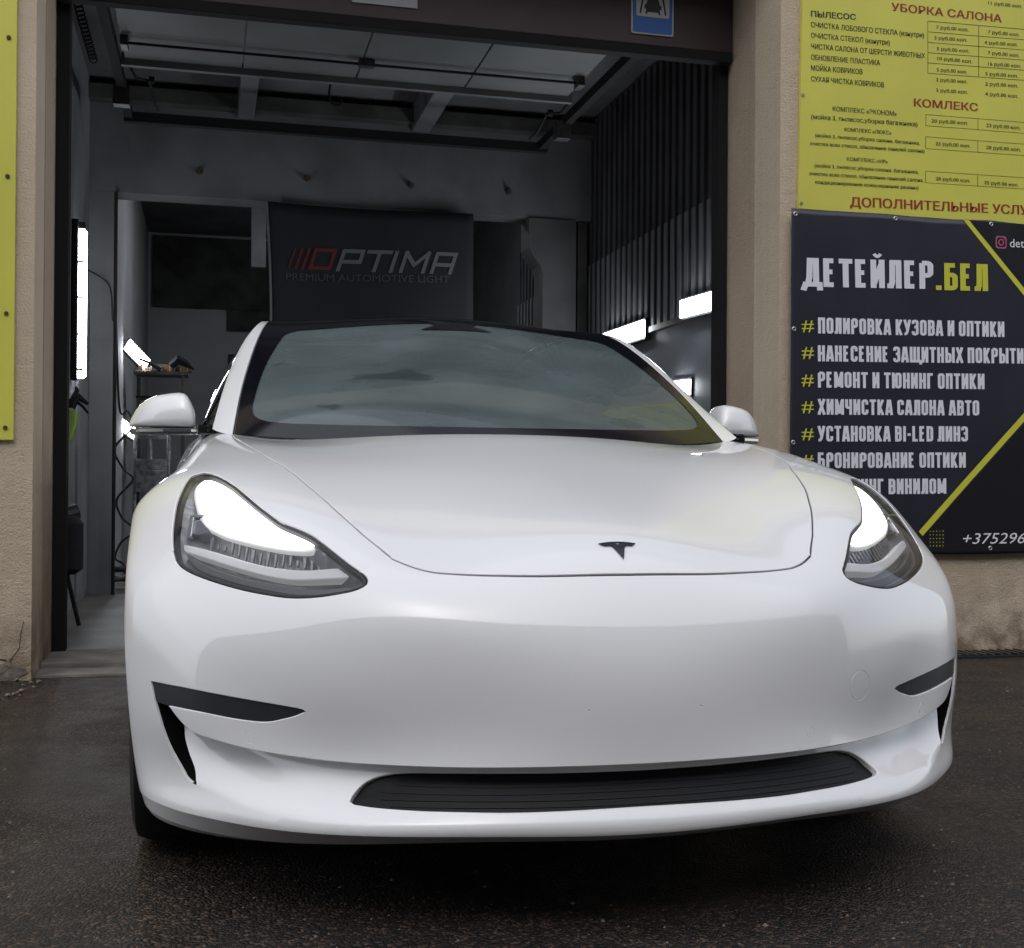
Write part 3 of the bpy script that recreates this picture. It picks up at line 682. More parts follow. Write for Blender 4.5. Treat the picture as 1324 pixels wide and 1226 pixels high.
# block capitals drawn as strokes; italic by shear
GX0, GX1, GZ, GH = -.26, 1.02, 2.375, .165
def stroke(poly, w, ox, sc, m, name):
    b = MB()
    for (a, c) in zip(poly[:-1], poly[1:]):
        d = Vector((c[0]-a[0], c[1]-a[1])); L_ = d.length; d /= L_; n = Vector((-d.y, d.x))*w/2
        a2 = Vector(a)-d*w*.45; c2 = Vector(c)+d*w*.45
        q = [a2-n, c2-n, c2+n, a2+n]
        qq = [(ox+(v.x+v.y*.33)*sc, GZ+v.y*sc) for v in q]
        k = len(b.V); b.V += [(x, hw(x, z)-.006-.0002*len(b.F), z+.012*(x-.36)) for x, z in qq]; b.F.append((k, k+1, k+2, k+3))
    return mesh(name, b.V, b.F, m, hb)
SC = GH
L_ = {'O': [[(.1, .1), (.95, .1), (.95, .9), (.1, .9), (.1, .1)]], 'P': [[(.1, 0.05), (.1, .9), (.95, .9), (.95, .42), (.1, .42)]],
      'T': [[(0, .9), (1, .9)], [(.5, .9), (.5, .05)]], 'I': [[(.1, .05), (.1, .9)]], 'M': [[(.1, .05), (.1, .9), (.6, .35), (1.1, .9), (1.1, .05)]],
      'A': [[(.1, .05), (.1, .9), (.95, .9), (.95, .05)], [(.1, .4), (.95, .4)]]}
ox = .0
for ch, wd, col in (('O', 1.25, 'logo_red'), ('P', 1.2, 'logo_grey'), ('T', 1.15, 'logo_grey'), ('I', .45, 'logo_grey'), ('M', 1.4, 'logo_grey'), ('A', 1.1, 'logo_grey')):
    for pl in L_[ch]: stroke(pl, .17, -.115 + ox*SC, SC, M[col], 'logo_letter')
    ox += wd
for k in range(3): stroke([(0, .05), (0, .9)], .13-.02*k, -.15-.05*k, SC, M['logo_red'], 'logo_bar')
lettering('PREMIUM AUTOMOTIVE LIGHT', -.265, 2.285, .94, 2.315, .055, M['logo_faint'], hb, 0, surf=lambda x, z: hw(x, z)-.006)

# ------------------------------------------------------------------ lamps inside
def tube_lamp():
    t = thing('wall_lamp', 'long vertical lit tube lamp on the left garage wall', 'lamp', (-1.63, 5.9, 1.9))
    MB().box(-1.638, -1.60, 5.86, 5.965, 1.44, 2.44, .008).build('housing', M['steel_black'], t)
    b = MB(); b.tube([(-1.588, 5.93, 1.455), (-1.588, 5.93, 1.47), (-1.588, 5.93, 2.37), (-1.588, 5.93, 2.385)], [.02, .036, .036, .02], 14); b.build('diffuser', M['led'], t, smooth=True)
    MB().box(-1.625, -1.56, 5.90, 5.96, 2.386, 2.43, .006).build('end_cap', M['steel'], t)
    for z in (1.5, 1.72, 1.95, 2.17): MB().box(-1.602, -1.57, 5.885, 5.9, z, z+.014).build('clip', M['steel_black'], t)
tube_lamp()
def bar_lamp(label, a, b, w, n, dep=.03):
    """flat rectangular flood lamp: from a to b, width w along n2, facing n"""
    a, b, n = Vector(a), Vector(b), Vector(n).normalized(); d = (b-a).normalized(); u = n.cross(d).normalized()
    t = thing('work_lamp', label, 'lamp', tuple((a+b)/2), 'small white work lamps')
    def slab(a, b, w, o0, o1): return [tuple(p + u*s*w/2 + n*o) for o in (o0, o1) for p in (a, b) for s in (-1, 1)]
    FF = [(0, 1, 3, 2), (4, 6, 7, 5), (0, 2, 6, 4), (1, 5, 7, 3), (0, 4, 5, 1), (2, 3, 7, 6)]
    q = MB(); q.add(slab(a-d*.012, b+d*.012, w+.03, -dep, 0), FF); q.build('housing', M['steel_black'], t)
    q = MB(); q.add(slab(a, b, w, .001, .012), FF); q.build('diffuser', M['led_small'], t)
bar_lamp('lit work lamp on the right wall nearest the door post', (2.045, 4.36, 1.885), (2.045, 4.98, 1.905), .105, (-1, -.1, 0))
bar_lamp('lit work lamp on the right wall just above the car roof edge', (2.045, 5.64, 1.865), (2.045, 6.5, 1.87), .115, (-1, -.1, 0))
bar_lamp('added strip lamp on the rear ceiling, unseen above the cross beam, brightening the back room', (-.6, 8.6, 3.60), (.6, 8.6, 3.60), .115, (0, 0, -1))  # added unseen lamp that brightens the back room
bar_lamp('lit work lamp low on the right wall beside the windscreen pillar', (2.085, 4.925, 1.42), (2.085, 5.2, 1.43), .09, (-1, -.1, 0))
# ------------------------------------------------------------------ clutter inside, left
bar_lamp('tilted lit work lamp on the left rear wall above the shelf', (-1.47, 8.44, 1.94), (-1.32, 8.62, 1.79), .095, (.55, -1, .1))
bar_lamp('low lit work lamp just left of the door mirror, above the stool', (-1.53, 8.44, 1.29), (-1.41, 8.62, 1.20), .085, (.5, -1, .1))
sh = thing('wall_shelf', 'grey metal shelf stand on the left rear wall with tools on top', 'shelf', (-1.16, 8.6, 0))
MB().box(-1.42, -.98, 8.5, 8.8, 1.70, 1.73, .004).build('shelf_board', M['steel'], sh)
for x in (-1.38, -1.02): MB().box(x-.015, x+.015, 8.52, 8.56, .05, 1.70).build('leg', M['steel'], sh)
MB().box(-1.40, -1.0, 8.5, 8.8, 1.50, 1.52, .004).build('shelf_board', M['steel_black'], sh)
cb = MB()
for i in range(9):
    a = random.uniform(-.3, .3); x = -1.37+i*.05; z = 1.735; w = random.uniform(.03, .07); h = random.uniform(.03, .08)
    cb.box(x-w/2, x+w/2, 8.55+random.uniform(0, .08), 8.68, z, z+h, .006)
tag(cb.build('tool_pile', M['cardboard']), 'pile of small brown and black tools lying on the shelf', 'tools')
ra = MB(); ra.tube([(-1.12, 8.52, 1.78), (-1.06, 8.50, 1.83), (-1.0, 8.5, 1.80), (-.93, 8.5, 1.75)], [.03, .045, .03, .006], 8); ra.tube([(-1.2, 8.5, 1.74), (-1.3, 8.5, 1.80), (-1.38, 8.5, 1.83)], [.02, .014, .01], 7)
tag(ra.build('rag', M['steel_black'], smooth=True), 'dark crumpled rag hanging over the right end of the shelf', 'rag')
tinb = MB().box(-1.28, -1.19, 8.50, 8.54, 1.735, 1.79, .004); tag(tinb.build('tin_box', M['tin']), 'scratched silver tin on the shelf front', 'tin')
st = thing('step_stool', 'grey metal step ladder standing behind the door mirror', 'ladder', (-1.26, 8.5, 0))
for x in (-1.40, -1.13): MB().tube([(x, 8.45, .0), (x, 8.5, 1.24)], .016, 8).build('leg', M['tin'], st)
MB().tube([(-1.27, 8.46, .95), (-1.27, 8.49, 1.24)], .012, 8).build('upright', M['tin'], st)
MB().box(-1.39, -1.14, 8.44, 8.6, .90, .99, .006).build('step', M['tin'], st)
MB().box(-1.39, -1.14, 8.43, 8.45, .72, .90, .004).build('panel', M['tin'], st)
MB().box(-1.38, -1.15, 8.46, 8.48, 1.16, 1.19, .004).build('rung', M['tin'], st)
# spray gun with lime bottle hanging on the left wall
sg = thing('spray_bottle', 'lime spray bottle with black trigger head hanging by the left door post', 'spray bottle', (-1.60, 5.35, 1.04))
MB().tube([(-1.605, 5.33, 1.03), (-1.60, 5.35, 1.06), (-1.59, 5.38, 1.14), (-1.585, 5.40, 1.21), (-1.59, 5.41, 1.23)], [.02, .035, .05, .045, .02], 12).build('bottle', M['lime_plastic'], sg, smooth=True)
MB().tube([(-1.59, 5.41, 1.22), (-1.575, 5.44, 1.28), (-1.55, 5.47, 1.31), (-1.50, 5.5, 1.27)], [.022, .028, .022, .010], 8).build('trigger_head', M['steel_black'], sg, smooth=True)
MB().tube([(-1.57, 5.44, 1.29), (-1.52, 5.42, 1.25), (-1.49, 5.42, 1.21)], [.012, .009, .006], 6).build('trigger', M['steel_black'], sg)
MB().tube([(-1.58, 5.45, 1.30), (-1.56, 5.5, 1.35), (-1.57, 5.52, 1.37)], [.014, .012, .008], 6).build('hook', M['steel_black'], sg)
# vacuum cleaner / barrel in the shadow beside the post
vc = thing('vacuum_cleaner', 'black vacuum cleaner on a stand in the shadow beside the left door post', 'vacuum cleaner', (-1.55, 5.0, 0))
MB().tube([(-1.56, 5.0, .30), (-1.56, 5.0, .33), (-1.56, 5.0, .58), (-1.56, 5.0, .62)], [.05, .09, .09, .06], 16).build('tank', M['steel_black'], vc, smooth=True)
MB().tube([(-1.60, 5.05, .62), (-1.52, 5.1, .64)], .05, 12).build('motor_head', M['cable'], vc)
for a in (0, 120, 240):
    MB().tube([(-1.56, 5.0, .32), (-1.56+.07*math.cos(R(a)), 5.0+.14*math.sin(R(a)), .015)], .012, 6).build('leg', M['steel_black'], vc)
hose = []
for k in range(0, 130):
    a = k*.19; r_ = .13+.025*math.sin(k*.35); hose.append((-1.48+r_*math.cos(a)*.9, 7.3+r_*math.sin(a), .05+.035*math.sin(a*.5)+.0011*k))
tag(MB().tube(hose, .017, 7).build('hose_coil', M['cable'], smooth=True), 'coiled black hose lying on the floor at the left wall', 'hose')
c1 = catmull([(-1.47, 7.22, 2.0), (-1.44, 7.2, 1.35), (-1.38, 7.2, 1.32), (-1.35, 7.2, 1.2), (-1.47, 7.2, 1.05), (-1.41, 7.2, .90), (-1.34, 7.2, .82), (-1.45, 7.2, .68), (-1.42, 7.2, .55), (-1.33, 7.2, .45), (-1.42, 7.2, .36), (-1.46, 7.2, .25), (-1.40, 7.2, .2), (-1.38, 7.2, .1)], 6)
tag(MB().tube(c1, .008, 6).build('hanging_cable', M['cable'], smooth=True), 'black cable hanging in loops down the left pilaster', 'cable')
c2 = catmull([(-1.632, 5.95, 2.43), (-1.632, 6.2, 2.37), (-1.632, 6.45, 2.26), (-1.632, 6.8, 2.28), (-1.50, 6.96, 2.2), (-1.475, 6.97, 1.95)], 6)
tag(MB().tube(c2, .006, 6).build('lamp_cable', M['cable'], smooth=True), 'thin black cable from the tube lamp to the corner pipe', 'cable')
hk = catmull([(.0, 6.4, 3.6), (-.01, 6.4, 3.50), (.02, 6.4, 3.44), (.07, 6.4, 3.45), (.07, 6.4, 3.49)], 5)
tag(MB().tube(hk, .008, 6).build('ceiling_hook', M['steel_black'], smooth=True), 'small black hook under the ceiling near the middle', 'hook')
# broken render at the foot of the left pier
for i, (x, z, w, h) in enumerate(((-1.80, .02, .17, .07), (-1.60, .01, .08, .04))):
    poly = [(x+w*math.cos(a)*random.uniform(.7, 1.1), z+h*.5+h*math.sin(a)*random.uniform(.6, 1.1)) for a in np.linspace(0, 2*math.pi, 13)[:-1]]
    MB().prism(poly, lambda x, z: (x, YF-.004, z), lambda x, z: (x, YF+.01, z)).build('broken_patch', M['plaster_broken'], bld)
crack = [(-1.60, .0), (-1.575, .05), (-1.585, .08), (-1.55, .13), (-1.545, .19), (-1.535, .24)]
MB().tube([(x, YF-.0005, z) for x, z in crack], .0014, 5).build('crack', M['deep'], bld)
MB().tube([(x, YF-.0005, z) for x, z in [(-1.9, .13), (-1.78, .12), (-1.70, .135), (-1.64, .09), (-1.60, .08)]], .003, 5).build('crack', M['deep'], bld)
rb = MB()
for i in range(60):
    x, y = random.uniform(-2.2, -1.45), random.uniform(2.85, 3.24); s = random.uniform(.004, .014)
    bm = bmesh.new(); bmesh.ops.create_icosphere(bm, subdivisions=1, radius=s)
    for v in bm.verts: v.co = Vector((v.co.x*random.uniform(.7, 1.3)+x, v.co.y*random.uniform(.7, 1.3)+y, v.co.z*.6+s*.3))
    rb.bm(bm)
tag(rb.build('plaster_rubble', M['plaster_broken']), 'crumbs of broken plaster on the ground at the left pier', 'rubble', kind='stuff')
gv = MB()
for i in range(2600):
    x, y = random.uniform(-2.3, 3.2), random.uniform(-1.5, 3.2); s = random.uniform(.0012, .0042)
    if random.random() < .12: s *= 1.6
    a = random.random()*6.28; c_, s_ = math.cos(a)*s, math.sin(a)*s
    gv.add([(x+c_, y+s_, -.004), (x-s_, y+c_, -.004), (x-c_, y-s_*.8, -.004), (x+s_, y-c_, -.004), (x, y, -.004+s*.8)], [(0, 1, 4), (1, 2, 4), (2, 3, 4), (3, 0, 4)])
M['grit'] = mat('pale_grit', (.22, .19, .165), .8, var=(.09, .08, .07), vscale=40)
tag(gv.build('loose_grit', M['grit']), 'loose pale grit scattered over the dark asphalt', 'grit', kind='stuff')

# ------------------------------------------------------------------ THE CAR
car = thing('car', 'white electric saloon with lit headlights nosing out of the open garage', 'car', (0, 2.35, 0))
NET = np.array([-0.1490,0.1795,0.1566,0.0000,0.1694,0.1582,0.1490,0.1795,0.1566,0.2908,0.2155,0.1496,0.4222,0.2825,0.1354,0.5471,0.3699,0.1137,0.6743,0.4462,0.0901,0.7998,0.4893,0.0838,0.8902,0.5141,0.1070,0.9115,0.5482,0.1637,0.8571,0.6005,0.2473,-0.1483,0.0796,0.1627,0.0000,0.0746,0.1602,0.1483,0.0796,0.1627,0.2951,0.0984,0.1661,0.4368,0.1396,0.1591,0.5696,0.2130,0.1440,0.6986,0.3018,0.1291,0.8249,0.3800,0.1355,0.9113,0.4506,0.1525,0.9268,0.5250,0.1788,0.8776,0.5967,0.2115,-0.1476,0.0234,0.1746,-0.0000,0.0188,0.1711,0.1476,0.0234,0.1746,0.2957,0.0379,0.1816,0.4428,0.0683,0.1791,0.5832,0.1269,0.1696,0.7135,0.2184,0.1651,0.8317,0.3250,0.1754,0.9171,0.4253,0.1891,0.9410,0.5130,0.1989,0.9017,0.5845,0.2078,-0.1479,0.0090,0.1961,-0.0000,0.0047,0.1937,0.1479,0.0090,0.1961,0.2962,0.0241,0.2003,0.4440,0.0562,0.2013,0.5855,0.1132,0.1999,0.7092,0.2079,0.2017,0.8133,0.3296,0.2107,0.9057,0.4309,0.2263,0.9483,0.5074,0.2363,0.9249,0.5672,0.2360,-0.1490,0.0217,0.2346,-0.0000,0.0192,0.2335,0.1490,0.0217,0.2346,0.2978,0.0372,0.2375,0.4421,0.0787,0.2399,0.5777,0.1484,0.2411,0.7030,0.2341,0.2462,0.8089,0.3408,0.2582,0.9037,0.4323,0.2771,0.9539,0.5007,0.2887,0.9458,0.5506,0.2854,-0.1493,0.0395,0.2890,-0.0000,0.0364,0.2884,0.1493,0.0395,0.2890,0.2988,0.0570,0.2913,0.4405,0.1041,0.2931,0.5689,0.1891,0.2919,0.7072,0.2554,0.3014,0.8262,0.3347,0.3194,0.9115,0.4249,0.3377,0.9577,0.4957,0.3472,0.9635,0.5400,0.3451,-0.1482,0.0501,0.3548,-0.0000,0.0427,0.3547,0.1482,0.0501,0.3548,0.2967,0.0755,0.3544,0.4424,0.1185,0.3540,0.5772,0.1929,0.3537,0.7119,0.2679,0.3662,0.8350,0.3368,0.3860,0.9140,0.4251,0.4010,0.9619,0.4953,0.4086,0.9755,0.5411,0.4104,-0.1476,0.0563,0.4264,-0.0000,0.0477,0.4262,0.1476,0.0563,0.4264,0.2967,0.0802,0.4269,0.4471,0.1178,0.4268,0.5897,0.1818,0.4281,0.7170,0.2738,0.4384,0.8389,0.3493,0.4561,0.9201,0.4347,0.4706,0.9695,0.5062,0.4787,0.9750,0.5636,0.4811,-0.1478,0.0696,0.4965,-0.0000,0.0637,0.4947,0.1478,0.0696,0.4965,0.2961,0.0869,0.5025,0.4434,0.1219,0.5087,0.5855,0.1865,0.5112,0.7195,0.2800,0.5144,0.8448,0.3717,0.5279,0.9370,0.4566,0.5480,0.9753,0.5366,0.5575,0.9552,0.6149,0.5527,-0.1474,0.0941,0.5611,0.0000,0.0910,0.5584,0.1474,0.0941,0.5611,0.2908,0.1060,0.5701,0.4292,0.1345,0.5839,0.5655,0.1980,0.5913,0.7058,0.3001,0.5903,0.8445,0.4102,0.5999,0.9504,0.5081,0.6196,0.9794,0.6018,0.6275,0.9276,0.6934,0.6137,-0.1459,0.1325,0.6245,0.0000,0.1292,0.6253,0.1459,0.1325,0.6245,0.2814,0.1458,0.6244,0.4073,0.1713,0.6352,0.5345,0.2288,0.6519,0.6782,0.3347,0.6657,0.8298,0.4681,0.6773,0.9479,0.5986,0.6848,0.9837,0.7053,0.6799,0.9091,0.7852,0.6522,-0.1445,0.2002,0.6908,0.0000,0.1916,0.6997,0.1445,0.2002,0.6908,0.2750,0.2204,0.6757,0.3914,0.2505,0.6737,0.5119,0.2983,0.6996,0.6565,0.3877,0.7402,0.8155,0.5354,0.7567,0.9474,0.6936,0.7515,0.9861,0.8094,0.7204,0.9006,0.8669,0.6630,-0.1438,0.3277,0.7512,0.0000,0.3196,0.7590,0.1438,0.3277,0.7512,0.2761,0.3454,0.7367,0.3964,0.3693,0.7338,0.5184,0.4040,0.7572,0.6570,0.4762,0.7972,0.8092,0.6161,0.8150,0.9445,0.7756,0.8024,0.9868,0.8822,0.7469,0.9024,0.9194,0.6448,-0.1438,0.5193,0.8090,0.0000,0.5164,0.8115,0.1438,0.5193,0.8090,0.2822,0.5268,0.8039,0.4140,0.5383,0.8056,0.5424,0.5599,0.8204,0.6729,0.6117,0.8446,0.8085,0.7177,0.8578,0.9258,0.8441,0.8343,0.9677,0.9260,0.7458,0.9115,0.9461,0.5860,-0.1448,0.7534,0.8695,-0.0000,0.7537,0.8698,0.1448,0.7534,0.8695,0.2908,0.7552,0.8691,0.4351,0.7606,0.8720,0.5703,0.7739,0.8807,0.6920,0.8058,0.8886,0.8049,0.8661,0.8854,0.9003,0.9340,0.8489,0.9445,0.9740,0.7160,0.9270,0.9709,0.4630,-0.1461,0.9998,0.9276,-0.0000,0.9991,0.9286,0.1461,0.9998,0.9276,0.2989,1.0052,0.9242,0.4539,1.0160,0.9193,0.5958,1.0313,0.9192,0.7137,1.0504,0.9302,0.8081,1.0723,0.9296,0.8868,1.0838,0.8627,0.9355,1.0705,0.6491,0.9456,1.0316,0.2505,-0.1468,1.2360,0.9724,-0.0000,1.2323,0.9746,0.1468,1.2360,0.9724,0.3030,1.2474,0.9640,0.4644,1.2660,0.9484,0.6111,1.2876,0.9361,0.7263,1.3060,0.9482,0.8098,1.3138,0.9632,0.8818,1.2966,0.8625,0.9358,1.2436,0.5322,0.9603,1.1686,-0.0529,-0.1475,1.4555,0.9971,-0.0000,1.4515,1.0002,0.1475,1.4555,0.9971,0.3032,1.4672,0.9866,0.4631,1.4855,0.9703,0.6083,1.5083,0.9600,0.7230,1.5317,0.9734,0.8103,1.5462,0.9806,0.8858,1.5366,0.8300,0.9398,1.4896,0.3670,0.9673,1.4081,-0.4194,-0.1489,1.6571,0.9981,-0.0000,1.6561,1.0028,0.1489,1.6571,0.9981,0.2995,1.6608,0.9895,0.4481,1.6701,0.9912,0.5863,1.6899,1.0137,0.7078,1.7229,1.0402,0.8116,1.7638,0.9952,0.8942,1.7957,0.7406,0.9469,1.7969,0.1467,0.9681,1.7540,-0.8266]).reshape(19, 11, 3)
LA, LB = 1.17, 1.755
VS = np.array([0, .056, .097, .156, .221, .299, .391, .485, .583, .696, .833, 1.001, 1.231, 1.498, 1.755])
VW = np.array([0, .07, .13, .20, .27, .345, .42, .495, .565, .635, .71, .785, .86, .93, 1.0])
def _b(t, n):
    s = np.clip(np.asarray(t, float)*(n-3), 0, n-3-1e-9); i = s.astype(int); f = s-i
    B = np.zeros((len(s), n)); w = [(1-f)**3/6, (3*f**3-6*f**2+4)/6, (-3*f**3+3*f**2+3*f+1)/6, f**3/6]
    for k in range(4): B[np.arange(len(s)), i+k] = w[k]
    return B
def skin(a, b):
    a = np.asarray(a, float); b = np.asarray(b, float)
    P = np.einsum('kj,ki,jic->kc', _b(np.interp(b, VS, VW), 19), _b(np.abs(a)/LA, 11), NET)
    P[:, 0] *= np.where(a < 0, -1, 1)
    return P
CR = np.array([(0, .2215), (.10, .2215), (.20, .2212), (.35, .2200), (.45, .2192), (.57, .2177), (.67, .2178), (.76, .2183), (.84, .2215), (.877, .2245), (.91, .238), (.94, .2575), (1.03, .262)])
BT = np.array([(0, .100), (.2, .100), (.4, .097), (.6, .098), (.75, .106), (.84, .117), (.90, .1225), (1.03, .14)])
def vdisp(a, b):
    a = np.abs(a); bc = np.interp(a, CR[:, 0], CR[:, 1]); bb = np.interp(a, BT[:, 0], BT[:, 1])
    t = np.clip((bc-b)/(bc-bb), 0, 1); s = np.clip((a-.60)/.27, 0, 1); D = .034+.026*s*s*(3-2*s)
    return D*(1-t*t*(3-2*t))
def skin_n(a, b, f=skin):
    h = 3e-4; a = np.asarray(a, float); b = np.asarray(b, float)
    hi = LB if f is skin else 99.
    du = f(a+h, b)-f(a-h, b); dv = f(a, np.clip(b+h, 0, hi))-f(a, np.clip(b-h, 0, hi)); n = np.cross(du, dv)
    n /= np.linalg.norm(n, axis=1)[:, None]+1e-12
    return n
def inside(P, poly):
    x, y = P[:, 0], P[:, 1]; c = np.zeros(len(P), bool); q = np.asarray(poly)
    x0, y0 = q[:, 0], q[:, 1]; x1, y1 = np.roll(x0, -1), np.roll(y0, -1)
    for i in range(len(q)):
        m = (y0[i] > y) != (y1[i] > y)
        if m.any():
            xi = (x1[i]-x0[i])*(y-y0[i])/(y1[i]-y0[i]+1e-15)+x0[i]; c ^= m & (x < xi)
    return c
def resample(pts, d):
    P = np.asarray(pts, float); L = np.concatenate([[0], np.cumsum(np.linalg.norm(np.diff(P, axis=0), axis=1))]); n = max(1, int(round(L[-1]/d)))
    t = np.linspace(0, L[-1], n+1); return np.stack([np.interp(t, L, P[:, k]) for k in (0, 1)], 1)
def seg(pts, d=.011, fold=1, smooth=True):
    p = catmull(pts, 8) if smooth and len(pts) > 2 else pts
    r_ = resample(p, d); return [(x, y, fold) for x, y in r_[:-1]]
def loop(*segs):
    out = []
    for s in segs: out += s
    P = np.array(out); ar = .5*np.sum(P[:, 0]*np.roll(P[:, 1], -1)-np.roll(P[:, 0], -1)*P[:, 1])
    return P if ar > 0 else P[::-1]
def inset(P, d):
    """move a CCW loop inwards by d (only where its fold flag is set)"""
    t = np.roll(P[:, :2], -1, 0)-np.roll(P[:, :2], 1, 0); t /= np.linalg.norm(t, axis=1)[:, None]+1e-12
    n = np.stack([-t[:, 1], t[:, 0]], 1); Q = P.copy(); Q[:, :2] += n*(d*np.maximum(P[:, 2], 0))[:, None]; return Q
def panel(name, outer, holes=(), step=.016, f=skin, off=0., dfun=None, m=None, parent=None, fold=.012, hfold=None, rnd=.0025, flip=1, side=1, fmat=None, nf=None):
    """cut one panel out of the body skin: outline and holes in skin coordinates, edges rolled inwards"""
    loops = [outer]+list(holes); pts = []; edges = []
    for L_ in loops:
        k = len(pts); n = len(L_); pts += [tuple(q[:2]) for q in L_]; edges += [(k+i, k+(i+1) % n) for i in range(n)]
    nb = len(pts); B = np.array(pts); lo, hi = B.min(0), B.max(0)
    gx = np.arange(lo[0]+step*.5, hi[0], step); gy = np.arange(lo[1]+step*.43, hi[1], step*.87); G = []
    for j, yv in enumerate(gy): G.append(np.stack([gx+(step*.5 if j % 2 else 0), np.full(len(gx), yv)], 1))
    G = np.concatenate(G) if G else np.zeros((0, 2)); ok = inside(G, outer[:, :2])
    for h in holes: ok &= ~inside(G, h[:, :2])
    G = G[ok]
    if len(G):
        keep = np.ones(len(G), bool)
        for c in range(0, len(G), 4000):
            d2 = ((G[c:c+4000, None, :]-B[None])**2).sum(2).min(1); keep[c:c+4000] = d2 > (step*.5)**2
        G = G[keep]
    A = np.concatenate([B, G]); r = delaunay_2d_cdt([Vector(q) for q in A], edges, [], 0, 1e-7)
    VV = np.array([v[:] for v in r[0]]); FF = np.array([t for t in r[2] if len(t) == 3])
    c = VV[FF].mean(1); ok = inside(c, outer[:, :2])
    for h in holes: ok &= ~inside(c, h[:, :2])
    FF = FF[ok]
    d1 = VV[FF[:, 1]]-VV[FF[:, 0]]; d2_ = VV[FF[:, 2]]-VV[FF[:, 0]]; ar = d1[:, 0]*d2_[:, 1]-d1[:, 1]*d2_[:, 0]
    FF = FF[np.abs(ar) > 1e-12]; ar = ar[np.abs(ar) > 1e-12]; FF[ar < 0] = FF[ar < 0][:, ::-1]
    def pos(Q):
        P = f(Q[:, 0], Q[:, 1]); N = skin_n(Q[:, 0], Q[:, 1], f)
        if nf is not None: N = N*nf
        o_ = np.full(len(Q), off, float)
        if dfun is not None: o_ = o_-dfun(Q[:, 0], Q[:, 1])
        return P+N*o_[:, None], N
    P, N0 = pos(VV)
    if dfun is None: N = N0
    else:
        h = 4e-4; e = np.array([[h, 0], [0, h]])
        sgn = np.sign((np.cross(pos(VV+e[0])[0]-pos(VV-e[0])[0], pos(VV+e[1])[0]-pos(VV-e[1])[0])*N0).sum(1))[:, None]
        N = np.cross(pos(VV+e[0])[0]-pos(VV-e[0])[0], pos(VV+e[1])[0]-pos(VV-e[1])[0]); N /= np.linalg.norm(N, axis=1)[:, None]+1e-12; N *= sgn
    V_ = [P]; Nn = [N]; F_ = [tuple(t) for t in FF]; nV = len(P)
    # rolled edges
    for li, L_ in enumerate(loops):
        fd = fold if li == 0 else (hfold[li-1] if hfold else fold)
        if fd <= 0: continue
        n = len(L_); pp, n0 = pos(L_[:, :2]); tt = np.roll(pp, -1, 0)-np.roll(pp, 1, 0); tt /= np.linalg.norm(tt, axis=1)[:, None]+1e-12
        nn = n0; out = np.cross(tt, nn)
        # outward in the parameter plane is right of a CCW loop
        t2 = np.roll(L_[:, :2], -1, 0)-np.roll(L_[:, :2], 1, 0); q2 = L_[:, :2]+np.stack([t2[:, 1], -t2[:, 0]], 1)/(np.linalg.norm(t2, axis=1)[:, None]+1e-12)*1e-3
        if li > 0: q2 = 2*L_[:, :2]-q2
        dd = pos(q2)[0]-pp; out *= np.sign((dd*out).sum(1))[:, None]
        fdv = np.maximum(fd*(np.where(L_[:, 2] < .2, np.maximum(L_[:, 2], 0), 1.)), rnd*1.2)[:, None] if fd > .05 else fd
        rings = [(pp, nn), (pp+out*rnd*.6-nn*rnd*.25, (nn+out)*.7071), (pp+out*rnd-nn*rnd, out), (pp+out*rnd-nn*fdv, out)]
        base = nV
        for (rp, rn) in rings: V_.append(rp); Nn.append(rn); nV += n
        for k in range(3):
            for i in range(n):
                j = (i+1) % n
                if L_[i, 2] <= 0 or L_[j, 2] <= 0: continue
                a_, b_, c_, d_ = base+k*n+i, base+k*n+j, base+(k+1)*n+j, base+(k+1)*n+i
                F_.append((a_, d_, c_, b_) if li == 0 else (a_, b_, c_, d_))
    V_ = np.concatenate(V_); Nn = np.concatenate(Nn)
    if side < 0: V_ = V_*[-1, 1, 1]; Nn = Nn*[-1, 1, 1]
    # make the winding agree with the normals
    F2 = []
    for t in F_:
        a_, b_, c_ = V_[t[0]], V_[t[1]], V_[t[2]]; gn = np.cross(b_-a_, c_-a_)
        F2.append(t if gn @ (Nn[t[0]]+Nn[t[1]]+Nn[t[2]]) >= 0 else t[::-1])
    used = np.zeros(len(V_), bool)
    for t in F2: used[list(t)] = True
    mp = np.cumsum(used)-1
    return mesh(name, V_[used], [tuple(mp[i] for i in t) for t in F2], m, parent, normals=Nn[used])
def mir(pts): return [(-q[0],)+tuple(q[1:]) for q in pts]
def circ(ca, cb, r, n=28): return loop([(ca+r*math.cos(2*math.pi*k/n), cb+r*math.sin(2*math.pi*k/n), 1) for k in range(n)])

# shared cut lines (skin coordinates, right half)
hood_front = [(0, .615), (.10, .6165), (.178, .6190), (.265, .625), (.33, .628), (.38, .6295), (.415, .6315), (.457, .642), (.503, .662)]
hood_side = [(.503, .662), (.5125, .6745), (.548, .714), (.566, .739), (.599, .792), (.618, .833), (.641, .893), (.6515, .930), (.676, 1.01), (.7032, 1.09), (.725, 1.20), (.745, 1.32), (.757, 1.45), (.760, 1.60)]
hood_rear = [(.760, 1.60), (.70, 1.578), (.50, 1.53), (.25, 1.487), (0, 1.472)]
seam_in = [(.503, .662), (.535, .631), (.565, .6005)]
lamp_low = [(.565, .6005), (.553, .590), (.545, .577), (.544, .563), (.555, .549), (.5735, .5375), (.619, .521), (.670, .5125), (.722, .5145), (.774, .520), (.840, .5315), (.889, .5445), (.914, .5595), (.927, .583)]
lamp_up = [(.565, .6005), (.592, .621), (.629, .653), (.663, .681), (.690, .6925), (.7195, .7015), (.7345, .713), (.768, .7545), (.799, .808), (.835, .876), (.862, .910), (.880, .918)]
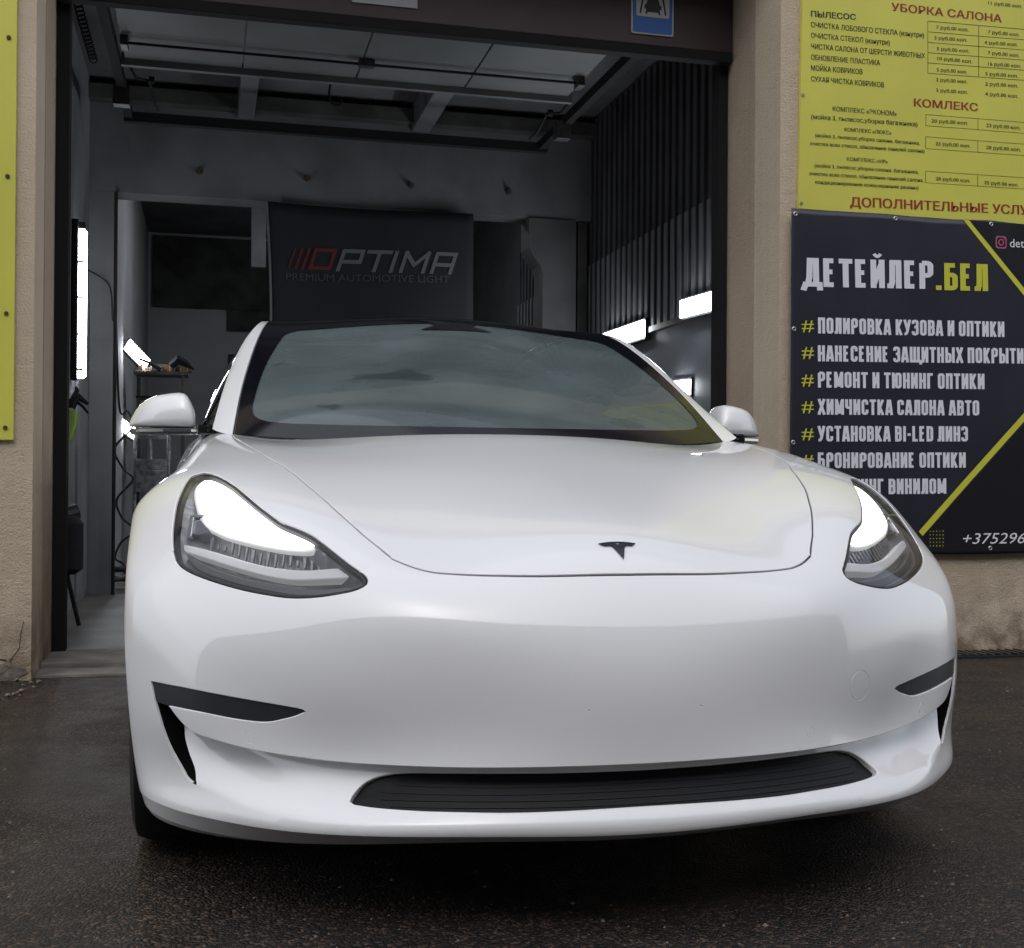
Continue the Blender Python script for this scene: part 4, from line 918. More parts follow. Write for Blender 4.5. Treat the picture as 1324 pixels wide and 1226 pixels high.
lamp_out = [(.880, .918), (.897, .908), (.914, .887), (.928, .81), (.937, .735), (.938, .66), (.934, .615), (.927, .583)]
seam_out = [(.927, .583), (.958, .592), (.99, .598), (1.04, .600), (1.10, .597), (1.164, .59)]
crease = [(0, .2215), (.10, .2215), (.20, .2212), (.35, .2200), (.45, .2192), (.57, .2177), (.67, .2178), (.76, .2183), (.84, .2215), (.877, .2245), (.91, .238), (.94, .2575)]
val_side = [(.94, .2575), (.966, .240), (.954, .208), (.924, .172), (.897, .147), (.886, .1225)]
val_bot = [(.886, .1225), (.84, .117), (.75, .106), (.6, .098), (.4, .097), (.2, .100), (0, .100)]
S_ = seg
def full(segs):
    """closed loop of the right half's segments (centre to centre) and their mirror image"""
    out = []
    for s in segs: out += s
    out2 = [q for q in out if q[0] > 1e-5]; end = segs[-1][-1]
    return out, out2
lipc = [(0, .078), (.2, .078), (.45, .079), (.6, .078), (.77, .071), (.91, .061), (1.0, .058), (1.08, .056), (1.165, .055)]
def closed_sym(seglist, ends):
    right = []
    for pts, fl, sm in seglist: right += seg(pts, fold=fl, smooth=sm)
    last = seglist[-1][0][-1]; right.append((last[0], last[1], seglist[-1][1]))
    left = [(-x, y, q) for x, y, q in right if x > 1e-6][::-1]
    P = right+left; P = [q for i, q in enumerate(P) if i == 0 or abs(q[0]-P[i-1][0])+abs(q[1]-P[i-1][1]) > 1e-6]
    return loop(P)
GAP = .0030
hood = closed_sym([(hood_front, 1, True), (hood_side, 1, True), (hood_rear, 1, True)], 0)
o = panel('hood', inset(hood, .0062), m=M['paint'], parent=car, fold=.02, rnd=.0018)
bump_outer = closed_sym([(lipc, .01, True), ([(1.165, .055), (1.165, .59)], 1, False), (seam_out[::-1], .3, True), (lamp_low[::-1], 1, True), (seam_in[::-1], .25, True), (hood_front[::-1], 1, True)], 0)
valance = closed_sym([(crease, 1, True), (val_side, 0, True), (val_bot, 0, True)], 0)
fog_top = [(1.012, .296), (.95, .300), (.887, .3043), (.78, .3074), (.69, .308), (.640, .3070)]
fog_tip = [(.640, .3070), (.624, .305), (.6215, .3005)]
fog_bot = [(.6215, .3005), (.643, .290), (.666, .2820), (.7075, .270), (.77, .2655), (.855, .2635), (.945, .2583)]
in_in = [(.945, .2583), (.9405, .235), (.935, .2005), (.914, .161), (.891, .140), (.886, .131)]
in_tip = [(.886, .131), (.890, .1235), (.903, .1225), (.918, .131)]
in_out = [(.918, .131), (.957, .172), (.986, .224), (1.003, .262), (1.012, .296)]
tongue = [(.94, .2575), (.945, .2583)]
mouth = closed_sym([(crease, 1, True), (tongue, 1, False), (fog_bot[::-1], .12, True), (fog_tip[::-1], .12, False), (fog_top[::-1], .12, True), (in_out[::-1], .12, True), ([(.918, .131), (.904, .1245), (.886, .1225)], .12, False), (val_bot, 0, True)], 0)
fogR = loop(S_(fog_top), S_(fog_tip, .004), S_(fog_bot), S_(in_in), S_(in_tip, .004), S_(in_out))
fogL = loop([(-x, y, q) for x, y, q in fogR])
tow = circ(.494, .3265, .0315)
sens = [(.354, .252), (.744, .238), (-.354, .252), (-.744, .238)]
def cw(L_): return L_[::-1]
bholes = [mouth, tow]+[circ(a, b, .0115, 16) for a, b in sens]+[circ(s*.11, .318, .0028, 8) for s in (-1, 1)]
for h in bholes:
    pass
bumper = panel('front_bumper', inset(bump_outer, GAP), holes=bholes, m=M['paint'], parent=car, fold=.02, hfold=[.07, .0025]+[.0025]*4+[.008]*2, rnd=.002)
def ribbon(name, curve, w, off, m, sides=(-1, 1)):
    for sd in sides:
        q = resample(catmull(curve, 8), .012); t = np.gradient(q, axis=0); t /= np.linalg.norm(t, axis=1)[:, None]; n = np.stack([-t[:, 1], t[:, 0]], 1)
        V_ = []
        for k in (-1, 1):
            a, b = (q+n*w*k).T; V_.append(skin(a, b)-skin_n(a, b)*off)
        V_ = np.concatenate(V_); V_[:, 0] *= sd; L_ = len(q)
        mesh(name, V_, [(i, i+1, L_+i+1, L_+i) for i in range(L_-1)], m, car)
ribbon('gap_shade', hood_front[:-1]+hood_side[:11], .012, .0042, M['deep'])  # black backing strips paint the shade inside the shut lines
ribbon('gap_shade', seam_out, .006, .004, M['ink_black']); ribbon('gap_shade', seam_in, .006, .004, M['ink_black'])
q = resample(catmull(lipc, 8), .014); V = []; F = []; lev = []
for sd in (-1, 1):
    for (k0, k1) in ((0, 1), (1, 2)):
        ls = [q[:, 1], np.full(len(q), .016), np.full(len(q), .0)]; base = len(V)
        for t in ((k0,), (k1,)): V += [tuple(p_) for p_ in skin(q[:, 0], ls[t[0]])*[sd, 1, 1]]
        L_ = len(q); F += [(base+i, base+i+1, base+L_+i+1, base+L_+i) if sd > 0 else (base+i, base+L_+i, base+L_+i+1, base+i+1) for i in range(L_-1)]
bm = bmesh.new(); vs = [bm.verts.new(v) for v in V]
for f_ in F: bm.faces.new([vs[i] for i in f_])
bm.normal_update(); me_ = MB().bm(bm)
mesh('lower_lip', me_.V, me_.F, M['paint'], bumper, smooth=True)
# grille opening in the recessed valance
gr_h = [(0, .2095), (.14, .2112), (.25, .2132), (.34, .2130), (.43, .2102), (.475, .2065), (.510, .199), (.536, .186), (.551, .166), (.5555, .152), (.545, .1455), (.50, .142), (.42, .1395), (.35, .139), (.27, .138), (.18, .1395), (.08, .142), (0, .143)]
grh = closed_sym([(gr_h[:6], 1, True), (gr_h[5:10], 1, True), (gr_h[9:11], 1, False), (gr_h[10:], 1, True)], 0)
panel('valance', valance, holes=[grh], m=M['paint'], parent=bumper, fold=0, hfold=[.013], dfun=vdisp, rnd=.0025)
gback = panel('lower_grille', loop([(x*1.03, y+(.006 if y > .175 else -.006), 1) for x, y, q in grh]), m=M['grille'], parent=car, fold=0, dfun=lambda a, b: vdisp(a, b)+.0125, step=.03)
for k in range(5):
    b0 = .151+.0125*k; w_ = .50-(.02 if k in (0, 4) else 0)
    sl = loop(seg([(-w_, b0), (w_, b0)], .03, 1, False), seg([(w_, b0), (w_, b0+.0045)], .004, 1, False), seg([(w_, b0+.0045), (-w_, b0+.0045)], .03, 1, False), seg([(-w_, b0+.0045), (-w_, b0)], .004, 1, False))
    panel('slat', sl, m=M['grille'], parent=gback, fold=.0015, rnd=.0006, dfun=lambda a, b: vdisp(a, b)+.0105, step=.03)
panel('tow_cap', circ(.494, .3265, .0290), m=M['paint'], parent=bumper, fold=.002, rnd=.001)
for a, b in sens: panel('parking_sensor', circ(a, b, .0097, 16), m=M['paint'], parent=bumper, fold=.0015, rnd=.0008, step=.008)
for s in (-1, 1):
    sd_ = s
    wedge = loop(S_(fog_top), S_(fog_tip, .004), S_(fog_bot), S_([(.945, .2583), (1.002, .2583)], smooth=False), S_([(1.002, .2583), (1.012, .296)], smooth=False))
    panel('fog_trim', inset(wedge, .0005), m=M['trim'], parent=bumper, off=-.0035, fold=.002, rnd=.001, side=sd_)
    inl = loop(S_(val_side, fold=1), S_([(.886, .1225), (.890, .117), (.912, .117), (.927, .126)], smooth=False), S_([(a_+.009, b_-.004) for a_, b_ in in_out]), S_([(1.021, .292), (1.010, .270), (.94, .2575)], smooth=False))
    MOUTH = mouth[:, :2]
    OE = np.array(resample(catmull([(.886, .1225), (.904, .1245), (.918, .131)]+in_out[1:], 8), .006))
    def slot(a, b, OE=OE):
        q = np.stack([np.asarray(a), np.asarray(b)], 1); d = np.sqrt(((q[:, None]-OE[None])**2).sum(2).min(1)); k = np.where(inside(q, MOUTH), np.clip((d-.003)/.016, 0, 1), 0)
        return .005+np.minimum(vdisp(a, b)+.006, .022)*k*k*(3-2*k)
    panel('side_inlet', inl, m=M['pit'], parent=bumper, dfun=slot, fold=0, side=sd_, step=.005)
    # fender
    fen = loop(S_(seam_in, fold=.25), S_(lamp_up), S_(lamp_out), S_(seam_out, fold=.3), S_([(1.164, .59), (1.164, 1.30)], smooth=False), S_([(1.164, 1.30), (1.164, 1.735)], fold=0, smooth=False), S_([(1.164, 1.735), (.800, 1.735)], smooth=False), S_([(.800, 1.735), (.775, 1.68), (.760, 1.60)], smooth=False), S_(hood_side[::-1]))
    panel('fender', inset(fen, GAP), m=M['paint'], parent=car, fold=.02, side=sd_, label=None) if False else panel('fender', inset(fen, GAP), m=M['paint'], parent=car, fold=.02, side=sd_)
    # headlight: dark bowl, blade, lit strip, flutes, seal, lens
    lampo = loop(S_(lamp_low), S_(lamp_out[::-1]), S_(lamp_up[::-1]))
    LB_ = lampo[:, :2]
    def bowl(a, b, LB_=LB_):
        q = np.stack([np.asarray(a), np.asarray(b)], 1); d = np.sqrt(((q[:, None]-LB_[None])**2).sum(2).min(1)); return .010+np.minimum(.045, .9*d)
    hl = panel('headlight', inset(lampo, .001), m=M['housing'], parent=car, fold=0, dfun=bowl, side=sd_, step=.010)
    hl['label'] = 'lit headlight, ' + ('on the right in the photo' if s > 0 else 'on the left in the photo')
    panel('lens', inset(lampo, .0035), m=M['lens'], parent=hl, fold=.008, rnd=.002, off=-.001, side=sd_)
    inn = inset(lampo, .0075); panel('seal', inset(lampo, .0012), holes=[inn], m=M['deep'], parent=hl, fold=.010, hfold=[.012], rnd=.001, off=-.0045, side=sd_, step=.006)
    strip = loop(S_([(.885, .905), (.860, .900), (.833, .866), (.800, .802), (.770, .752), (.738, .712), (.718, .694), (.690, .684), (.663, .671)]), S_([(.663, .671), (.685, .657), (.7247, .648), (.7737, .649), (.8231, .657), (.850, .668), (.872, .684), (.889, .724), (.900, .795), (.900, .86), (.885, .905)]))
    panel('lit_reflector', inset(strip, .0), m=M['lamp_on'], parent=hl, off=-.017, fold=.012, rnd=.003, side=sd_, step=.010)
    panel('glow_ring', inset(strip, -.008), m=M['lamp_glow'], parent=hl, off=-.021, fold=.010, rnd=.004, side=sd_, step=.010)  # faintly glowing ring paints a soft falloff around the lit reflector
    blade = loop(S_([(.926, .617), (.873, .6086), (.8207, .5971), (.7697, .587), (.7199, .5846), (.671, .592), (.615, .618)]), S_([(.615, .618), (.590, .602)], smooth=False), S_([(.590, .602), (.65, .5785), (.6984, .5675), (.7489, .5695), (.817, .5806), (.87, .5934), (.9221, .6061), (.926, .617)]))
    panel('light_blade', blade, m=M['blade'], parent=hl, off=-.022, fold=.02, rnd=.004, side=sd_, step=.008)
    low = loop(S_([(.905, .585), (.86, .568), (.80, .553), (.73, .545), (.67, .543), (.62, .548), (.585, .562)]), S_([(.585, .562), (.575, .556), (.600, .540), (.674, .530), (.725, .533), (.80, .543), (.87, .559), (.905, .585)]))
    panel('lower_trim', low, m=M['lamp_dark'], parent=hl, off=-.018, fold=.02, rnd=.003, side=sd_, step=.010)
    rng = random.Random(5)
    for k in range(16):
        a0 = .655+k*.0145; b0 = .606+.012*math.sin(k*.6)+(.012 if k > 9 else 0)*(k-9)/6; b1 = .645+rng.uniform(-.012, .012)+(.006 if k > 11 else 0)
        w_ = rng.uniform(.0012, .0028)
        fl = loop(seg([(a0, b0), (a0+w_, b0)], .003, 1, False), seg([(a0+w_, b0), (a0+w_*2.2, b1)], .012, 1, False), seg([(a0+w_*2.2, b1), (a0, b1)], .003, 1, False), seg([(a0, b1), (a0, b0)], .012, 1, False))
        panel('flute', fl, m=M['housing'], parent=hl, off=-.041, fold=.006, rnd=.0008, side=sd_, step=.02)
    pj_ = circ(.893, .672, .020, 20); panel('projector', pj_, m=M['lamp_dark'], parent=hl, off=-.022, fold=.03, rnd=.003, side=sd_, step=.01)
    pr_ = loop(seg([(.905, .640), (.912, .640)], .004, 1, False), seg([(.912, .640), (.912, .705)], .012, 1, False), seg([(.912, .705), (.880, .712)], .008, 1, False), seg([(.880, .712), (.880, .706), ], .004, 1, False), seg([(.880, .706), (.905, .699)], .008, 1, False), seg([(.905, .699), (.905, .640)], .012, 1, False))
    panel('marker_bracket', pr_, m=M['lamp_chrome'], parent=hl, off=-.016, fold=.01, rnd=.0008, side=sd_, step=.01)

# emblem on the hood
em = MB(); b_w = .079; em_b0 = .656; em_h = .049
def emp(x, y): 
    a, b = x*b_w/1.0, em_b0+y*em_h; P = skin([a], [b])[0]; n = skin_n([a], [b])[0]; return P, n
def emb_solid(poly, h0=.0008, h1=.0032):
    k = len(em.V); n = len(poly); 
    for hh in (h0, h1):
        for q in poly: P, nn = emp(*q); em.V.append(tuple(P+nn*hh))
    em.F.append(tuple(k+n+i for i in range(n))); em.F += [(k+i, k+(i+1) % n, k+n+(i+1) % n, k+n+i) for i in range(n)]
tri_ = [(-.36, .745), (-.30, .765), (-.24, .77), (-.17, .72), (-.12, .55), (-.06, .27), (0, 0), (.06, .27), (.12, .55), (.17, .72), (.24, .77), (.30, .765), (.36, .745), (.46, .845), (.34, .875), (.20, .895), (.10, .905), (.05, .86), (0, .80), (-.05, .86), (-.10, .905), (-.20, .895), (-.34, .875), (-.46, .845)]
emb_solid(tri_)
arc = [(-.50, .90), (-.35, .95), (-.18, .985), (0, 1.0), (.18, .985), (.35, .95), (.50, .90), (.47, .865), (.33, .905), (.17, .935), (0, .95), (-.17, .935), (-.33, .905), (-.47, .865)]
emb_solid(arc)
em.build('emblem', M['emblem'], car)

# ---- greenhouse
GR = np.array([
 [(0, 1.13, .930), (.40, 1.20, .935), (.736, 1.365, .955), (.789, 1.395, .972), (.800, 1.44, .955)],
 [(0, 1.40, 1.10), (.38, 1.43, 1.09), (.712, 1.574, 1.085), (.757, 1.66, 1.105), (.795, 1.72, .968)],
 [(0, 1.64, 1.225), (.35, 1.68, 1.212), (.679, 1.78, 1.205), (.714, 1.88, 1.233), (.800, 1.95, .972)],
 [(0, 1.88, 1.333), (.33, 1.91, 1.318), (.641, 1.99, 1.310), (.664, 2.04, 1.327), (.805, 2.1, .976)],
 [(0, 2.12, 1.403), (.32, 2.14, 1.39), (.606, 2.20, 1.379), (.622, 2.21, 1.381), (.815, 2.3, .982)],
 [(0, 2.45, 1.428), (.31, 2.46, 1.42), (.580, 2.48, 1.405), (.602, 2.49, 1.40), (.825, 2.55, .99)],
 [(0, 2.9, 1.425), (.30, 2.9, 1.42), (.56, 2.9, 1.405), (.585, 2.9, 1.395), (.83, 2.9, 1.01)],
 [(0, 3.4, 1.37), (.29, 3.4, 1.365), (.54, 3.4, 1.345), (.57, 3.4, 1.335), (.80, 3.4, 1.02)],
 [(0, 3.9, 1.225), (.28, 3.9, 1.22), (.52, 3.9, 1.20), (.55, 3.9, 1.19), (.74, 3.9, 1.03)],
 [(0, 4.25, 1.08), (.27, 4.25, 1.075), (.50, 4.25, 1.06), (.54, 4.25, 1.05), (.68, 4.25, 1.035)]], float)
def natspline(A, axis):
    """second derivatives of a natural cubic through unit-spaced knots"""
    A = np.moveaxis(A, axis, 0); n = len(A); T = np.zeros((n, n)); T[0, 0] = T[-1, -1] = 1; r_ = np.zeros_like(A)
    for i in range(1, n-1): T[i, i-1], T[i, i], T[i, i+1] = 1, 4, 1; r_[i] = 6*(A[i-1]-2*A[i]+A[i+1])
    return np.linalg.solve(T, r_.reshape(n, -1)).reshape(A.shape)
GM = natspline(GR, 0)
def spl(A, M2, t):
    n = len(A); i = np.clip(t.astype(int), 0, n-2); f = (t-i); sh = (-1,)+(1,)*(A.ndim-1); f = f.reshape(sh); g_ = 1-f
    return g_*A[i]+f*A[i+1]+((g_**3-g_)*M2[i]+(f**3-f)*M2[i+1])/6
CK = np.array([0, 1, 2.0])
def green(c, r):
    """c: 0 centre, 2 glass edge, 3 outer pillar edge, 4 belt line; r: 0 base of windscreen .. 9 rear"""
    c = np.asarray(c, float); r = np.asarray(r, float); ac = np.abs(c); row = spl(GR, GM, np.clip(r, 0, 9))
    x, y, z = row[:, :, 0], row[:, :, 1], row[:, :, 2]; out = np.zeros((len(c), 3))
    # across the glass: even quartic in c through the three stations
    u = np.clip(ac, 0, 2)/2
    for k in (1, 2):
        A0 = row[:, 0, k]; A1 = row[:, 1, k]; A2 = row[:, 2, k]; um = .5
        p_ = (A1-A0-(A2-A0)*um**4)/(um**2-um**4); q_ = (A2-A0)-p_; out[:, k] = A0+p_*u**2+q_*u**4
    out[:, 0] = row[:, 2, 0]*u
    o_ = np.where(ac > 2)[0]
    if len(o_):
        i = np.clip(ac[o_].astype(int), 2, 3); f = (ac[o_]-i)[:, None]; out[o_] = row[o_, i]*(1-f)+row[o_, i+1]*f
        # round the pillar a little
        s = np.where(ac[o_] < 3, np.sin(np.pi*(ac[o_]-2))*.008, np.sin(np.pi*np.clip(ac[o_]-3, 0, 1))*.03)
        out[o_, 0] += s
    out[:, 0] *= np.where(c < 0, -1, 1); return out
def gseg(pts, d=.06, fold=1, smooth=True):
    p = catmull(pts, 8) if smooth and len(pts) > 2 else pts; return [(x, y, fold) for x, y in resample(p, d)[:-1]]
def gpanel(name, outer, m, parent, **k):
    k.setdefault('step', .06); return panel(name, outer, f=green, m=m, parent=parent, **k)
ws = loop(gseg([(-1.985, 0), (1.985, 0)], smooth=False), gseg([(1.985, 0), (1.985, 4.0)], smooth=False), gseg([(1.985, 4.0), (-1.985, 4.0)], smooth=False), gseg([(-1.985, 4.0), (-1.985, 0)], smooth=False))
wscr = gpanel('windscreen', ws, M['glass'], car, fold=.004, rnd=.001)
fh = [(-1.55, .30), (0, .27), (1.55, .30)]
fhole = loop(gseg(fh), gseg([(1.55, .30), (1.75, .33), (1.85, .44), (1.88, .65)], .03), gseg([(1.88, .65), (1.84, 1.8), (1.76, 2.9)]), gseg([(1.76, 2.9), (1.72, 3.08), (1.60, 3.24), (1.35, 3.30)], .03),
             gseg([(1.35, 3.30), (.9, 3.34), (.26, 3.36)]), gseg([(.26, 3.36), (.21, 3.22), (.38, 2.98)], .03, smooth=False), gseg([(.38, 2.98), (-.38, 2.98)], smooth=False), gseg([(-.38, 2.98), (-.21, 3.22), (-.26, 3.36)], .03, smooth=False),
             gseg([(-.26, 3.36), (-.9, 3.34), (-1.35, 3.30)]), gseg([(-1.35, 3.30), (-1.60, 3.24), (-1.72, 3.08), (-1.76, 2.9)], .03), gseg([(-1.76, 2.9), (-1.84, 1.8), (-1.88, .65)]), gseg([(-1.88, .65), (-1.85, .44), (-1.75, .33), (-1.55, .30)], .03))
gpanel('black_border', inset(ws, .004), M['frit'], wscr, holes=[fhole], fold=0, off=.0025)
gpanel('roof_glass', loop(gseg([(-1.99, 4.02), (1.99, 4.02)], smooth=False), gseg([(1.99, 4.02), (1.99, 8.9)], smooth=False), gseg([(1.99, 8.9), (-1.99, 8.9)], smooth=False), gseg([(-1.99, 8.9), (-1.99, 4.02)], smooth=False)), M['gloss_black'], car, fold=.004, rnd=.001, off=.001)
for s in (-1, 1):
    pil = loop(gseg([(2.01, -.02), (3.0, -.02)], .08, smooth=False), gseg([(3.0, -.02), (3.0, 9)], .06, smooth=False), gseg([(3.0, 9), (2.01, 9)], .08, smooth=False), gseg([(2.01, 9), (2.01, -.02)], .06, smooth=False))
    gpanel('pillar', pil, M['paint'], car, side=s, fold=.012, rnd=.002, step=.12)
    gpanel('side_window', loop(gseg([(3.03, .35), (3.97, .25)], smooth=False), gseg([(3.97, .25), (3.97, 8.6)], smooth=False), gseg([(3.97, 8.6), (3.03, 7.9)], smooth=False), gseg([(3.03, 7.9), (3.03, .35)], smooth=False)), M['side_glass'], car, side=s, fold=.003, rnd=.001)
    for r_ in (4.9, 5.05):
        gpanel('window_post', loop(gseg([(3.02, r_), (3.98, r_+.04)], smooth=False), gseg([(3.98, r_+.04), (3.98, r_+.22)], smooth=False), gseg([(3.98, r_+.22), (3.02, r_+.16)], smooth=False), gseg([(3.02, r_+.16), (3.02, r_)], smooth=False)), M['gloss_black'], car, side=s, fold=0, off=.003) if r_ < 5 else None
    gpanel('belt_trim', loop(gseg([(3.96, .1), (4.0, .1)], .05, smooth=False), gseg([(4.0, .1), (4.0, 9)], smooth=False), gseg([(4.0, 9), (3.96, 9)], .05, smooth=False), gseg([(3.96, 9), (3.96, .1)], smooth=False)), M['gloss_black'], car, side=s, fold=.006, off=.003)

# ---- body sides behind the fender
SIDE = [(.90, [(.76, .930), (.84, .88), (.90, .81), (.935, .70), (.945, .52), (.945, .34), (.91, .20)]),
        (1.24, [(.76, .950), (.84, .905), (.888, .82), (.913, .70), (.932, .52), (.936, .34), (.905, .20)]),
        (1.46, [(.793, .966), (.840, .925), (.879, .828), (.905, .70), (.925, .52), (.931, .34), (.90, .20)]),
        (2.2, [(.812, .980), (.868, .935), (.912, .85), (.945, .70), (.952, .50), (.94, .32), (.90, .19)]),
        (3.0, [(.832, 1.005), (.882, .96), (.915, .86), (.955, .72), (.958, .50), (.94, .32), (.90, .19)]),
        (3.7, [(.775, 1.03), (.85, .99), (.91, .88), (.962, .72), (.955, .50), (.93, .32), (.89, .20)]),
        (4.3, [(.68, 1.04), (.77, 1.01), (.86, .89), (.90, .72), (.90, .50), (.87, .34), (.82, .23)]),
        (4.62, [(.60, 1.03), (.69, 1.00), (.76, .88), (.80, .72), (.80, .50), (.78, .36), (.74, .25)])]
SY = np.array([s[0] for s in SIDE]); SA = np.array([s[1] for s in SIDE])
def sidef(yv, q):
    yv = np.asarray(yv, float); q = np.clip(np.asarray(q, float), 0, 6); out = np.zeros((len(yv), 3))
    t = np.interp(yv, SY, np.arange(len(SY))); M2 = natspline(SA, 0); row = spl(SA, M2, t)   # (n,7,2)
    i = np.clip(q.astype(int), 0, 5); f = (q-i)[:, None]; n_ = np.arange(len(yv)); g_ = lambda k: row[n_, np.clip(k, 0, 6)]
    p0, p1, p2, p3 = g_(i-1), g_(i), g_(i+1), g_(i+2)
    v = .5*((2*p1)+(p2-p0)*f+(2*p0-5*p1+4*p2-p3)*f*f+(3*p1-p0-3*p2+p3)*f**3)
    out[:, 0] = v[:, 0]; out[:, 1] = yv; out[:, 2] = v[:, 1]; return out
def zq(yv, z):   # station for a height, from the mean section
    zz = np.array([1.0, .96, .86, .71, .50, .32, .19]); return np.interp(-z, -zz, np.arange(7))
def arch(cy, r, n=26):
    return [(cy+r*math.cos(a), float(zq(0, .334+r*math.sin(a)))) for a in np.linspace(0, math.pi, n)]
for s in (-1, 1):
    def spanel(name, pts, m=M['paint'], **k):
        L_ = loop([(x, y, 1) for x, y in resample(pts+[pts[0]], .07)[:-1]]); k.setdefault('fold', .015)
        return panel(name, L_, f=sidef, m=m, parent=car, side=s, step=.10, nf=-1, **k)
    fr = [(1.235, 6)] ; rr_ = .385
    spanel('fender_rear', [(1.478, float(zq(0, .36))), (1.478, 5.28), (1.478, 6), (1.245, 6)]+[(.87+.392*math.cos(a), float(zq(0, .334+.392*math.sin(a)))) for a in (-.2, -.05, .1, .25, .38, .48)]+[(1.235, float(zq(0, .545))), (1.36, float(zq(0, .45)))], off=.002)
    d1 = spanel('door', [(1.524, .05), (2.545, .05), (2.60, 2.5), (2.58, 5.3), (1.484, 5.3), (1.490, 4.8), (1.503, 4.0), (1.513, 3.0), (1.526, 2.0)])
    d2 = spanel('door', [(2.553, .05), (3.42, .05), (3.45, 2.0), (3.34, 3.4), (3.30, 5.3), (2.588, 5.3), (2.608, 2.5)])
    spanel('rear_quarter', [(3.428, .05), (4.60, .05), (4.60, 6)] + [(4.12, 6)] + [q for q in arch(3.72, .385) if q[1] < 5.98] + [(3.32, 5.98), (3.308, 5.3), (3.348, 3.4), (3.458, 2.0)])
    spanel('sill', [(1.25, 5.33), (3.30, 5.33), (3.30, 6), (1.23, 6)])
    for yy, dd in ((2.35, d1), (3.2, d2)):
        MB().box(s*.945-.008, s*.945+.008, yy-.09, yy+.09, .79, .812, .004).build('handle', M['chrome'], dd)
# rear end
rp = [(0, 4.69, .24), (.40, 4.68, .24), (.66, 4.64, .25), (.80, 4.5, .26)]
V = []; F = []
secs = [(.24, .0), (.36, .02), (.52, .03), (.66, .01), (.80, -.03), (.92, -.05), (1.03, -.04)]
cols = [(-.80, 4.45), (-.74, 4.58), (-.55, 4.66), (-.25, 4.69), (0, 4.70), (.25, 4.69), (.55, 4.66), (.74, 4.58), (.80, 4.45)]
for z, dy in secs:
    for x, y in cols: V.append((x*(1 if z < .7 else 1-.25*(z-.7)/.33), y+dy, z))
n_ = len(cols)
for j in range(len(secs)-1):
    for i in range(n_-1): k = j*n_+i; F.append((k, k+1, k+n_+1, k+n_))
tail = mesh('rear_bumper', V, F, M['paint'], car, smooth=True)
V = [(x, y, z) for (y, z) in ((4.22, 1.075), (4.45, 1.07), (4.66, 1.035)) for x in (-.62, -.3, 0, .3, .62)]
F = [(j*5+i, j*5+i+1, j*5+i+6, j*5+i+5) for j in range(2) for i in range(4)]
mesh('boot_lid', V, F, M['paint'], car, smooth=True)
for s in (-1, 1): MB().box(s*.70-.13, s*.70+.13, 4.50, 4.66, .80, .90, .01).build('tail_light', M['red_lamp'], car)

# ---- mirrors
for s in (-1, 1):
    bm = bmesh.new(); rings = []
    secsM = [(.838, 1.640, 1.74, .990, 1.020), (.841, 1.628, 1.765, .984, 1.040), (.850, 1.622, 1.775, .983, 1.062), (.862, 1.620, 1.78, .983, 1.082), (.872, 1.622, 1.785, .983, 1.090), (.885, 1.626, 1.79, .983, 1.0925), (.91, 1.634, 1.80, .983, 1.091), (.94, 1.645, 1.80, .984, 1.086), (.965, 1.660, 1.805, .985, 1.080), (.985, 1.678, 1.805, .986, 1.070), (1.003, 1.697, 1.805, .987, 1.056), (1.018, 1.718, 1.803, .988, 1.036), (1.029, 1.738, 1.800, .990, 1.016), (1.035, 1.755, 1.797, .991, 1.003), (1.037, 1.765, 1.79, .993, .999)]
    for x, y0, y1, z0, z1 in secsM:
        ring = []
        for k in range(32):
            a = 2*math.pi*k/32; ca, sa = math.cos(a), math.sin(a); e = .45
            yy = (y0+y1)/2+math.copysign(abs(ca)**e, ca)*(y1-y0)/2; zz = (z0+z1)/2+math.copysign(abs(sa)**e, sa)*(z1-z0)/2
            if ca < 0: yy += .030*max(0, (zz-z0)/(z1-z0+1e-6))**2
            ring.append(bm.verts.new((s*x, yy, zz)))
        rings.append(ring)
    for a, b in zip(rings[:-1], rings[1:]):
        for k in range(32): bm.faces.new((a[k], a[(k+1) % 32], b[(k+1) % 32], b[k]))
    bm.faces.new(rings[0]); bm.faces.new(rings[-1][::-1]); bmesh.ops.recalc_face_normals(bm, faces=bm.faces[:])
    mb = MB().bm(bm); mo = mb.build('mirror', M['paint'], car, smooth=True); mo.data.set_sharp_from_angle(angle=R(70))
    MB().prism([(s*.80, 1.40), (s*.835, 1.60), (s*.85, 1.63), (s*.93, 1.645), (s*1.00, 1.69), (s*1.03, 1.745), (s*1.025, 1.79), (s*.86, 1.77), (s*.80, 1.62)], lambda x, y: (x, y, .966), lambda x, y: (x, y, .9825)).build('mirror_base', M['lamp_dark'], mo)
    MB().prism([(s*.80, 1.392), (s*.835, 1.59), (s*.85, 1.622), (s*.93, 1.637), (s*1.00, 1.682), (s*1.01, 1.70), (s*.80, 1.63)], lambda x, y: (x, y, .9715), lambda x, y: (x, y, .9795)).build('chrome_line', M['chrome'], mo)
    MB().box(s*.90-.045, s*.90+.09 if s > 0 else s*.90+.045, 1.806, 1.812, 1.0, 1.07, .002).build('mirror_glass', M['chrome'], mo)
    MB().box(min(s*.78, s*.83), max(s*.78, s*.83), 1.42, 1.66, .955, .985, .006).build('mirror_foot', M['gloss_black'], mo)

